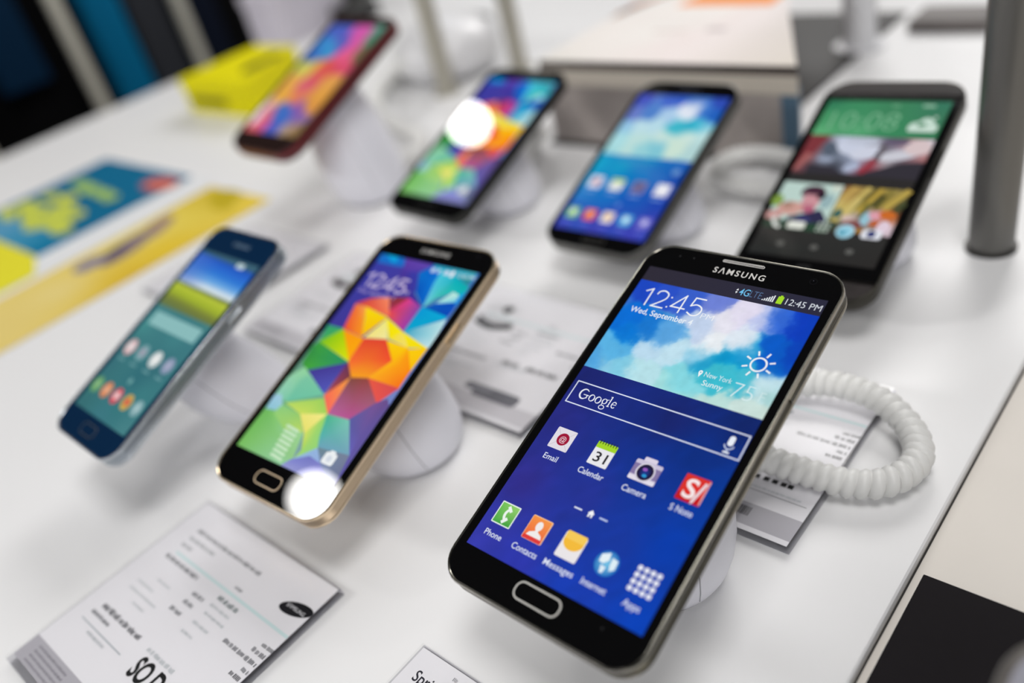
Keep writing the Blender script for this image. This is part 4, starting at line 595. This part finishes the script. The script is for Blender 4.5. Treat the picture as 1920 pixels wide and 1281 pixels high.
# ------------------------------------------------------------------ coiled tethers
def coil(label, pts, R=3.05, w=2.85, pitch=4.6, per=14, n=8, ends=True):
    path = spline(pts, 14); L = [0.0]
    for i in range(1, len(path)): L.append(L[-1] + (path[i] - path[i - 1]).length)
    total = L[-1]; turns = total / pitch; K = int(turns * per); out = []; j = 0
    for i in range(K + 1):
        s = total * i / K
        while j < len(L) - 2 and L[j + 1] < s: j += 1
        f = (s - L[j]) / (L[j + 1] - L[j]); p = path[j].lerp(path[j + 1], f); tg = (path[min(j + 2, len(path) - 1)] - path[max(j - 1, 0)]).normalized()
        a = tg.cross(Vector((0, 0, 1))).normalized(); b = a.cross(tg); th = 2 * math.pi * s / pitch
        out.append(p + (a * math.cos(th) + b * math.sin(th)) * R)
    t = thing('coiled_tether', label, 'tether cable', W(path[0].x, path[0].y, 0), 'white coiled security tethers')
    o = Vector((path[0].x, path[0].y, 0))
    tube('cord', [p - o for p in out], w, [M_CORD], t, n)
    for nm, p, q in (('end_plug', path[0], path[1]), ('end_plug', path[-1], path[-2])):
        d = (q - p).normalized(); tube(nm, [p - o - d * 5, p - o - d * 4.5, p - o + d * 2, p - o + d * 2.5], [2.6, 3.4, 3.4, 2.6], [M_CORD], t, 14)
    return t
coil('white coiled tether looping right from under the largest phone over its price tag', [(-133, 186, 8), (-134, 205, 10), (-130, 219, 11), (-115, 222, 9), (-99, 225, 7), (-87, 230, 7), (-80.5, 240, 7), (-80.5, 252, 7), (-89, 264, 8), (-103, 271, 11), (-121, 272, 12), (-136, 267, 11), (-150, 262, 9), (-166, 256, 8)])
coil('white coiled tether on the table between the back row boxes and the green clock phone', [(-168, 412, 8), (-185, 424, 9), (-210, 432, 8), (-250, 434, 7), (-273, 441, 7), (-281, 458, 8), (-275, 473, 9), (-258, 477, 10), (-238, 474, 10), (-215, 466, 10), (-196, 455, 9)])
coil('white coiled tether rising behind the dark back row phone with glare', [(-405, 402, 16), (-412, 421, 20), (-424, 441, 21), (-436, 460, 18), (-446, 474, 13), (-462, 473, 9), (-476, 462, 8)])
coil('long white coiled tether looping around the white bulb stand behind the rainbow phone', [(-542, 402, 8), (-545, 428, 8), (-560, 448, 8), (-590, 462, 8), (-618, 470, 8), (-650, 480, 9), (-690, 510, 9), (-722, 545, 9), (-745, 590, 8), (-752, 640, 8)], R=4.0)

# ------------------------------------------------------------------ price tags in clear holders
def dashes(k, x, y, w, h, c):
    """a line of unreadably small print"""
    rnd = random.Random(int(x * 31 + y * 17)); e = x + w; k.up()
    while x < e - h * 0.4:
        ww = min(e - x, h * rnd.uniform(0.9, 2.8)); q = x
        while q < x + ww: g = min(x + ww - q, h * rnd.uniform(0.25, 0.4)); k.rect(q, q + g, y - h * rnd.uniform(0.0, 0.2), y + h * rnd.uniform(0.75, 1.1), c, False); q += g + h * 0.16
        x += ww + h * 0.45
def tag(label, x0, y0, w=102, h=99, kind='plan', z=3.0, angle=0.0):
    t = thing('price_tag', label, 'price tag', W(x0, y0, 0), 'printed price tags in clear holders')
    t.rotation_euler.z = angle
    box('acrylic_block', 0, w, 0, h, 0.0, z, [M_CLEAR_EDGE], t, 0.25)
    k = Ink(0.003); k.rect(1.0, w - 1.2, 3.2 if kind == 'plan' else 0.8, h - 1.0, (232, 231, 236))
    G1, G2, G3 = (120, 122, 128), (165, 168, 172), (195, 200, 204)
    if kind in ('plan', 'plan_bar', 'smile'):
        k.rect(1.0, w - 1.2, 3.2, 14.0, (176, 174, 182) if kind != 'smile' else (204, 202, 208))
        for i in range(4): dashes(k, 8, 4.6 + i * 2.2, 26, 0.9, (120, 118, 126))
        if kind != 'smile': dashes(k, 13.5, 84.6, 50, 1.7, G1)
        dashes(k, 13.5, 80, 21, 1.5, G2); dashes(k, 13.5, 76, 8, 1.5, G2)
        k.rect(15.5, w - 1.5, 71.6, 73.0, (205, 226, 228))
        dashes(k, 12.8, 68.2, 26.5, 1.8, (95, 98, 104)); dashes(k, 59, 75, 5, 1.2, G1)
        for a, b, c in ((14, 54, 13), (22.5, 59, 10), (14, 50, 22), (24, 46, 9)): dashes(k, a, b - 0.4, c, 1.0, G3)
        dashes(k, 57, 67.6, 14, 1.9, (95, 110, 112))
        for a, b, c in ((44.5, 63, 8), (44.5, 58.5, 8), (42, 53.5, 9.5)): dashes(k, a, b, c, 1.7, G1)
        for a, b, c in ((57, 64, 14), (58.5, 60.2, 14), (58, 55, 12), (57.5, 50, 8)): dashes(k, a, b, c, 1.2, G3)
        dashes(k, 78, 57, 22, 1.6, (105, 106, 112)); dashes(k, 92, 61, 8, 1.6, (110, 110, 116)); dashes(k, 94, 64.4, 7, 1.4, (125, 126, 130)); dashes(k, 93, 50, 7, 1.6, (95, 95, 100)); dashes(k, 96, 53.4, 4, 1.4, G1)
        dashes(k, 13, 37.2, 32, 2.1, (85, 86, 92)); dashes(k, 11, 33.2, 15, 1.4, G1); k.rect(10, 45, 29.2, 29.7, (170, 178, 184)); dashes(k, 20, 26.5, 15, 1.2, G3); dashes(k, 53, 37, 20, 1.6, G3)
    if kind == 'plan':
        k.text('SO D', 55.0, 26.6, 8.4, (22, 22, 24), width=19.5, offset=0.028, space=0.95)
        k.ell(92.6, 82.4, 8.6, 3.1, (20, 20, 26), rot=math.radians(14)); k.text('S\u039bMSUNG', 92.6, 81.6, 1.6, (225, 225, 230), width=11, align='C')
    if kind == 'plan_bar':
        x = 71.5; rnd = random.Random(3)
        while x < 82.0: g = rnd.uniform(0.18, 0.45); k.rect(x, x + g, 7.4, 12.0, (50, 50, 54)); x += g + rnd.uniform(0.16, 0.36)
        for q in (74.3, 78.3, 81.8, 85.4, 88.2): k.rect(q, q + 2.2, 27.0, 29.2, (28, 28, 30))
        k.rect(74, 99, 20.6, 21.0, (165, 165, 170)); dashes(k, 60, 22.4, 36, 0.8, G3)
    if kind == 'smile':
        k.ell(26, 79.5, 3.6, 3.6, (38, 38, 42)); arcp = [(13.5 + 26 * i / 14, 66.3 - 4.2 * math.sin(math.pi * i / 14) * 0.8 + (0.05 * i - 0.2)) for i in range(15)]
        k.stroke(arcp, [4.8 + 0.7 * math.sin(math.pi * i / 14) for i in range(15)], (38, 38, 42))
        dashes(k, 56, 39.0, 12, 2.6, (75, 75, 80)); dashes(k, 72, 39.0, 20, 3.0, (70, 70, 76)); k.rr(57, 86, 12.5, 20.5, 3, (112, 112, 120)); k.rr(50, 68, 15.5, 20.5, 2, (128, 128, 136))
    if kind == 'plain':
        for a, b, c in ((14, 84, 40), (14, 60, 30), (55, 48, 30)): dashes(k, a, b, c, 1.2, G3)
    if kind == 'carrier':
        k.text('Sprint', 6.2, h - 12.6, 4.2, (42, 42, 52), width=13.2, offset=0.012); k.text('Je', 6.2, h - 19.2, 4.2, (42, 42, 52), offset=0.012); dashes(k, 21, h - 12.4, 22, 3.4, (60, 60, 70)); dashes(k, 11.5, h - 19, 24, 3.2, (60, 60, 70)); dashes(k, 19.5, h - 5.0, 2.0, 1.2, (150, 150, 156))
    o = k.obj('printed_card', M_PRINT, t); o.location.z = (z + 0.06) * S
    k2 = box('clear_cover', 0.2, w - 0.2, 0.2, h - 0.2, z + 0.7, z + 1.3, [M_CLEAR], t, 0.15)
    box('side_rail', w - 1.0, w - 0.4, 0.5, h - 0.5, z, z + 0.7, [M_CLEAR_EDGE], t, 0.1)
    return t
tag('printed price tag with black oval emblem in the lower left front', -341.5, -9.5)
tag('price tag with barcode lying under the white coiled tether', -204.5, 189.5, kind='plan_bar')
tag('price tag with black dot over a curved black smile mark, between front and back rows', -335.5, 193.5, kind='smile')
tag('price tag half hidden behind the gold rimmed phone', -464.5, 190.5, kind='smile')
tag('pale nearly blank price tag in front of the red phone', -600, 190.5, kind='plain')
tag('white tag with dark lettering, cut off by the bottom edge left of the largest phone', -193.5, -8, w=100, h=98, kind='carrier', z=1.2)

# ------------------------------------------------------------------ table, counter edge, mat
tb = thing('display_table', 'white display table top with a raised slab on a cream counter', 'table', (-0.6, 0.8, 0))
def wbox(name, x0, x1, y0, y1, z0, z1, mats, parent, bev=0.8): # x, y in mm; z relative to the table top
    o = box(name, x0 + 600, x1 + 600, y0 - 800, y1 - 800, z0 + TZ * 1000, z1 + TZ * 1000, mats, parent, bev); return o
wbox('raised_slab', -1178, -65.6, -600, 2600, -4.6, 0, [M_TABLE], tb, 0.7)
wbox('counter_top', -1176, 900, -602, 2602, -45, -5, [M_CREAM], tb, 1)
M_GAP = mat('dark_joint_strip', (45, 42, 40), 0.7)
wbox('joint_strip', -65.5, -64.9, -599, 2599, -4.9, -4.4, [M_GAP], tb, 0.1)
M_LEG = mat('grey_painted_steel', (150, 150, 152), 0.5)
wbox('cabinet_base', -1120, 850, -550, 2550, -TZ * 1000, -45, [mat('white_cabinet_panel', (205, 203, 200), 0.5)], tb, 2)
mt = thing('black_mat', 'flat black mat on the cream counter at the lower right corner', 'mat', W(-62.4, 207, -5))
box('mat_sheet', 0, 210, -330, 0, 0.0, 0.7, [M_MAT], mt, 0.15)
# silver rounded device standing on the mat
dv = thing('tilted_silver_phone', 'silver rounded phone corner poking in at the lower right edge', 'phone', W(10, 84, 42), rot=Matrix((Vector(POSE['note3'][1][0]), Vector(POSE['note3'][1][1]), Vector(POSE['note3'][1][2]))).transposed())
def rg(d, z): return [(x, y, z) for x, y in rrect(-35 + d, 35 - d, -70 + d, 70 - d, 15 - d, 10)]
loft('frame', [rg(3.0, 0.3), rg(2.2, 0.6), rg(0.6, 0.0), rg(0, -1.5), rg(0.5, -3), rg(0.1, -4.5), rg(0.6, -7), rg(2.2, -8)], [mat('worn_silver_rim', (120, 116, 112), 0.35, 0.9)], dv, cap0=False)
plate('front_face', rrect(-32, 32, -67, 67, 12, 8), -0.8, 0.32, [mat('grey_satin_face', (120, 120, 132), 0.35)], dv)
ds = thing('phone_stand', 'white stand under the silver phone at the lower right edge', 'phone stand', W(14, 95, -4.3), 'white phone stands')
loft('stand_body', [[(rr * math.cos(2 * math.pi * i / 32), rr * math.sin(2 * math.pi * i / 32), z) for i in range(32)] for rr, z in ((18, 0), (22, 3), (24, 12), (22, 24), (17, 34))], [M_STAND], ds)

# ------------------------------------------------------------------ metal pole
pg = thing('metal_pole', 'dark grey metal pole standing on the table at the right', 'pole', W(-104.5, 418, 0))
def cyl(name, r, z0, z1, m, parent, n=40, x=0, y=0): return loft(name, [[(x + r * math.cos(2 * math.pi * i / n), y + r * math.sin(2 * math.pi * i / n), z) for i in range(n)] for z in (z0, z1)], [m], parent, sharp=40)
cyl('pole_tube', 10.6, 1.5, 1500, mat('brushed_dark_steel', (112, 111, 108), 0.36, 0.7, noise=0.1, nscale=8), pg); cyl('base_shadow_ring', 12.0, 0, 1.6, mat('pole_base_shade', (58, 56, 54), 0.4, 0.6), pg)  # the dark disc at the bottom is the pole's contact shadow, modelled solid

# ------------------------------------------------------------------ box riser behind the back row
M_GREYB = mat('grey_photo_print', (158, 150, 146), 0.6, noise=0.5, nscale=24); M_BEIGE = mat('beige_box_lid', (188, 180, 168), 0.5)
bx = thing('display_riser', 'low grey printed riser box behind the back row phones', 'display box', W(-440, 484, 0))
def trap(e): return [(-e, -e), (203 + e, -e), (138 + e, 118), (30 + e, 330 + e), (-e, 330 + e)]
plate('riser_body', trap(0), 0, 50, [M_GREYB], bx, 0.8)
box('base_shadow_strip', -4, 160, -3.5, 300, 0, 2.5, [mat('riser_base_shade', (38, 36, 36), 0.6)], bx, 0.4)  # thin dark slab standing in for the shadow along the riser's base
plate('riser_lid', trap(2), 48, 60, [M_BEIGE], bx, 0.6)
plate('lid_gap_shade', trap(1.5), 60, 66, [mat('dark_brown_gap_shade', (62, 54, 50), 0.6)], bx, 0.2)  # dark layer stands in for the shaded gap between lid and poster
plate('blue_corner_strip', [(193, -1.4), (204.6, -1.4), (200.5, 10), (190, 10)], 2, 50, [mat('slate_blue_strip', (72, 100, 122), 0.5)], bx, 0.3)
k = Ink(0.02); k.grid(-2, 104, -1, 230, 12, 20, blend([(0, 0, 230, 226, 220), (200, 0, 222, 214, 204), (100, 40, 235, 224, 222), (60, 60, 236, 232, 228), (150, 90, 236, 226, 224), (100, 150, 238, 236, 232), (180, 250, 232, 220, 216)], 2.0))
k.poly([(104, -1), (204, -1), (141, 118), (104, 230)], [(236, 226, 224), (222, 214, 204), (232, 224, 222), (232, 222, 218)])
k.poly([(-46 + 46, 92), (-8 + 6, 128), (10, 150), (60, 200), (36, 200), (-4, 112)], [(205, 140, 95), (225, 130, 70), (235, 140, 70), (240, 150, 80), (235, 160, 110), (210, 150, 110)])
k.poly([(44, 122), (128, 118), (124, 200), (60, 200)], [(240, 150, 80)]); k.rr(104, 120, 62, 70, 3, (198, 188, 188)); k.rr(60, 90, 60, 65, 2, (222, 208, 204))
po = k.obj('printed_poster', M_PRINT, None); po.location = W(-440, 484, 66.3); prop(po, 'white poster with orange print lying on the grey riser box', 'poster')

# ------------------------------------------------------------------ printed promotional sheets at the left
def sheet(name, label, x0, x1, y0, y1, fn):
    k = Ink(0.03); fn(k); o = k.mesh(name); ob = link_mesh(name, o, M_PRINT, None)
    sl = box('backing_card', x0, x1, y0, y1, 0, 1.0, [mat('white_card_stock', (230, 230, 232), 0.6)], None, 0.2)
    root = thing(name, label, 'promotional sheet', W(0, 0, 0)); ob.name = 'printed_face'; ob.parent = root; sl.parent = root; ob.location.z = 1.05 * S
    return root
YG = (190, 200, 80)
def blue_art(k):
    k.rect(-963, -738, -260, 340, (222, 224, 226)); k.rect(-963, -775, 185, 340, (0, 100, 138))
    k.grid(-963, -775, 150, 215, 14, 8, blend([(-950, 160, 90, 160, 190), (-900, 195, 90, 150, 185), (-840, 180, 60, 140, 175), (-780, 200, 0, 110, 150), (-800, 160, 20, 120, 160), (-950, 214, 50, 130, 165)], 2.0))
    k.poly([(-880, 40), (-738, 40), (-738, 165), (-780, 183), (-880, 183)], [(222, 214, 50)])
    for x, y, rx, ry in ((-935, 236, 16, 10), (-940, 220, 18, 8), (-925, 214, 16, 6), (-860, 212, 14, 7), (-905, 232, 20, 12), (-870, 245, 18, 13), (-845, 228, 24, 14), (-815, 222, 16, 10), (-880, 222, 22, 10), (-920, 258, 18, 8), (-890, 262, 16, 9), (-835, 245, 15, 9)): k.ell(x, y, rx, ry, YG)
    for x, y, rx, ry in ((-915, 288, 18, 8), (-885, 284, 18, 9), (-855, 283, 16, 8), (-832, 280, 12, 8)): k.ell(x, y, rx, ry, (150, 185, 100))
    k.ell(-800, 317, 27, 13, (150, 90, 100), rot=0.15); k.ell(-798, 317, 22, 10, (218, 108, 80), rot=0.15)
sheet('promo_sheet', 'teal promotional sheet with yellow green lettering and an orange oval', -963, -738, -260, 342, blue_art)
def yel_art(k):
    k.grid(-727, -630, -300, 331, 10, 40, blend([(-690, 320, 200, 175, 50), (-640, 325, 228, 200, 70), (-680, 280, 222, 200, 80), (-650, 240, 222, 190, 50), (-640, 200, 215, 180, 50), (-700, 240, 225, 210, 130), (-680, 160, 225, 205, 130), (-660, 110, 222, 200, 120), (-700, 80, 222, 200, 130), (-680, 0, 222, 200, 125)], 2.2))
    k.ell(-690, 322, 22, 11, (185, 165, 30)); k.ell(-672, 308, 16, 8, (190, 168, 30))
    k.ell(-700, 258, 11, 24, (150, 125, 120), rot=0.5); k.ell(-693, 226, 14, 30, (128, 112, 120), rot=0.35); k.ell(-695, 214, 9, 17, (92, 82, 104), rot=0.4); k.ell(-700, 196, 12, 14, (130, 125, 150))
sheet('promo_strip', 'long yellow promotional strip with dark purple print beside the small navy phone', -727, -630, -300, 331, yel_art)

# ------------------------------------------------------------------ yellow box and clutter behind the red phone
M_YEL = mat('bright_yellow_card', (226, 216, 0), 0.6, spec=0.12, noise=0.04, nscale=20)
yb = thing('yellow_box', 'bright yellow carton with black marks near the far left table edge', 'carton', W(-992, 470, 0))
YO = [(0, 0), (140, 0), (82, 112), (0, 112)]
plate('carton', YO, 0, 40, [M_YEL], yb, 1)
k = Ink(0.02); k.ell(92, 50, 13, 22, (40, 40, 10), rot=0.3); k.stroke([(78, 78), (88, 84), (94, 70), (86, 54), (96, 40), (104, 26)], [10, 16, 18, 16, 14, 10], (25, 25, 8))
o = k.obj('black_print', M_PRINT, yb); o.location.z = 40.3 * S
k = Ink(0.02); k.rr(10, 90, 6, 16, 3, (130, 125, 10)); f = k.obj('front_print', M_PRINT, yb); f.rotation_euler.x = math.pi / 2; f.location = (0, -0.0003, 0.004)
plate('carton_lid', [(-1.2, -1.2), (142, -1.2), (83, 113), (-1.2, 113)], 28, 40.1, [M_YEL], yb, 0.6)

M_POST = mat('warm_grey_post', (172, 168, 156), 0.45); M_WHITE = mat('glossy_white_plastic', (225, 225, 228), 0.35)
for x, y, lb in ((-645, 566, 'slim warm grey post behind the red phone, left one of the pair'), (-604, 632, 'slim warm grey post behind the dark rainbow phone, right one of the pair')):
    p = thing('display_post', lb, 'post', W(x, y, 0), 'slim posts behind the red phone'); cyl('post_tube', 9, 1, 900, M_POST, p, 24); cyl('post_foot', 14, 0, 2, M_POST, p, 24)
# third row: white bulb stand with a dark phone, seen from below its edge
t3 = thing('phone_stand', 'large white bulb shaped stand between the red and rainbow phones', 'phone stand', W(-690, 620, 0), 'white phone stands')
loft('stand_body', [[(rr * math.cos(2 * math.pi * i / 40), rr * math.sin(2 * math.pi * i / 40), z) for i in range(40)] for rr, z in ((34, 0), (46, 4), (56, 14), (58, 26), (54, 38), (42, 48), (24, 54), (8, 56))], [M_WHITE], t3)
db = thing('dark_gadget', 'small black gadget resting behind the white bulb stand', 'gadget', W(-800, 712, 0)); box('gadget_body', 0, 62, 0, 34, 0, 22, [M_BLACK], db, 2, 5); box('gadget_top', 4, 58, 4, 30, 21.8, 23.5, [mat('dark_grey_top', (60, 60, 58), 0.4)], db, 0.5)
db = thing('dark_gadget', 'wide black gadget at top centre above the red phone screen', 'gadget', W(-1130, 770, 0)); box('gadget_body', 0, 90, 0, 60, 0, 24, [M_BLACK], db, 2, 6); box('gadget_top', 5, 85, 5, 55, 23.8, 25.5, [mat('dark_grey_top', (60, 60, 58), 0.4)], db, 0.5)
wb = thing('white_carton', 'pale lavender white carton behind the yellow carton', 'carton', W(-1172, 690, 0)); box('carton', 0, 90, 0, 110, 0, 70, [mat('lavender_white_card', (205, 200, 212), 0.6)], wb, 1.5); box('carton_lid', -1.5, 91.5, -1.5, 111.5, 55, 72, [mat('lavender_white_card', (205, 200, 212), 0.6)], wb, 1)

# right of the riser: white column, dark slab with a pink leaflet
wc = thing('white_column', 'white rounded column with thick base behind the green clock phone', 'post', W(-287, 700, 0)); cyl('column_tube', 13, 3, 700, M_WHITE, wc, 32); cyl('column_foot', 20, 0, 4, M_WHITE, wc, 32)
dk = thing('dark_slab', 'dark grey slab lying behind the white column', 'display box', W(-262, 735, 0)); box('slab_body', 0, 60, 0, 40, 0, 10, [mat('dark_taupe_box', (98, 92, 90), 0.5)], dk, 1)
k = Ink(0.02); k.rect(0, 112, 0, 160, [(205, 160, 150), (215, 170, 160), (225, 180, 172), (215, 165, 150)]); lf = k.obj('pink_leaflet', M_PRINT, None); lf.location = W(-185, 780, 0.6); prop(lf, 'pinkish red leaflet lying at the far right back of the table', 'leaflet')

# ------------------------------------------------------------------ the shop beyond the left table edge
def room(name, x0, x1, y0, y1, z0, z1, m):
    V = [(x0, y0, z0), (x1, y0, z0), (x1, y1, z0), (x0, y1, z0), (x0, y0, z1), (x1, y0, z1), (x1, y1, z1), (x0, y1, z1)]; F = [(3, 2, 1, 0), (4, 5, 6, 7), (0, 1, 5, 4), (1, 2, 6, 5), (2, 3, 7, 6), (3, 0, 4, 7)]
    me = bpy.data.meshes.new(name); me.from_pydata(V, [], F); me.update(); o = link_mesh(name, me, m); o['kind'] = 'structure'; return o
room('floor', -4.2, 3.2, -3.2, 4.6, -0.1, 0.0, mat('dark_grey_carpet', (44, 42, 44), 0.9, noise=0.15, nscale=60))
room('wall_left', -4.3, -4.2, -3.2, 4.6, 0, 3.2, mat('charcoal_wall', (34, 34, 38), 0.8)); room('wall_back', -4.2, 3.2, 4.6, 4.7, 0, 3.2, mat('grey_wall', (96, 94, 92), 0.8))
room('ceiling', -4.2, 3.2, -3.2, 4.6, 3.2, 3.3, mat('dark_open_ceiling', (40, 40, 42), 0.9))
rk = thing('merchandise_panel', 'dark upright display panel beyond the left table edge', 'rack', (-1.6, 0, 0))
M_RK = mat('black_rack_panel', (6, 6, 8), 0.8, spec=0.1); M_RP = mat('light_grey_upright', (205, 202, 190), 0.5)
box('back_panel', 0, 20, 0, 1400, 0, 1500, [M_RK], rk, 2); box('top_rail', 20, 24, 0, 1400, 1470, 1500, [M_POST], rk, 1)
for i, y in enumerate((356, 546, 738, 930)):
    p = thing('rack_upright', ('grey upright at the far left of the picture, behind the table edge', 'grey upright just left of the bright teal case', 'grey upright above the left end of the yellow carton', 'grey upright above the right end of the yellow carton')[i], 'post', (-1.45, y * S, 0), 'grey uprights in front of the dark panel')
    box('upright_post', 0, 14, -9, 9, 2, 1500, [M_RP], p, 1); box('floor_plate', -20, 34, -25, 25, 0, 4, [M_POST], p, 0.5)
def case(label, y0, y1, c, z0=776, h=320):
    t = thing('hanging_case', label, 'packaged case', (-1.58, y0 * S, z0 * S), 'cases hung on the dark panel'); box('case_body', 0.2, 36, 0, y1 - y0, 0, h, [c], t, 3, 6); box('case_hook_tab', 0.2, 6, (y1 - y0) / 2 - 12, (y1 - y0) / 2 + 12, h, h + 20, [c], t, 1); return t
C_TEAL = mat('teal_case', (0, 110, 155), 0.7, spec=0.12); C_NAVY = mat('navy_case', (14, 22, 40), 0.7, spec=0.12); C_DTEAL = mat('dark_teal_case', (2, 38, 66), 0.7, spec=0.12); C_GREY = mat('charcoal_case', (56, 58, 64), 0.7, spec=0.12)
case('bright teal case on the panel, just right of a grey upright', 625, 690, C_TEAL)
case('charcoal case on the panel beside the bright teal case', 700, 765, C_GREY)
case('navy case on the panel right of the charcoal case', 790, 860, C_NAVY)
case('dark teal case at the far left of the panel', 450, 530, C_DTEAL, z0=900, h=220)
lc = thing('stock_cabinet', 'low black cabinet at the far left below the cases', 'cabinet', (-1.42, 0.385, 0)); box('cabinet_body', 0, 150, 0, 120, 0, 700, [M_RK], lc, 2); box('cabinet_door', 150, 156, 10, 110, 30, 690, [mat('black_cabinet_door', (20, 20, 23), 0.5)], lc, 1)
t = thing('grey_pack', 'small grey pack on the low black cabinet at the far left', 'pack', (-1.38, 0.41, 0.70)); box('pack_body', 0, 80, 0, 60, 0, 100, [C_GREY], t, 3); box('pack_lid', -1, 81, -1, 61, 80, 101, [C_GREY], t, 1)
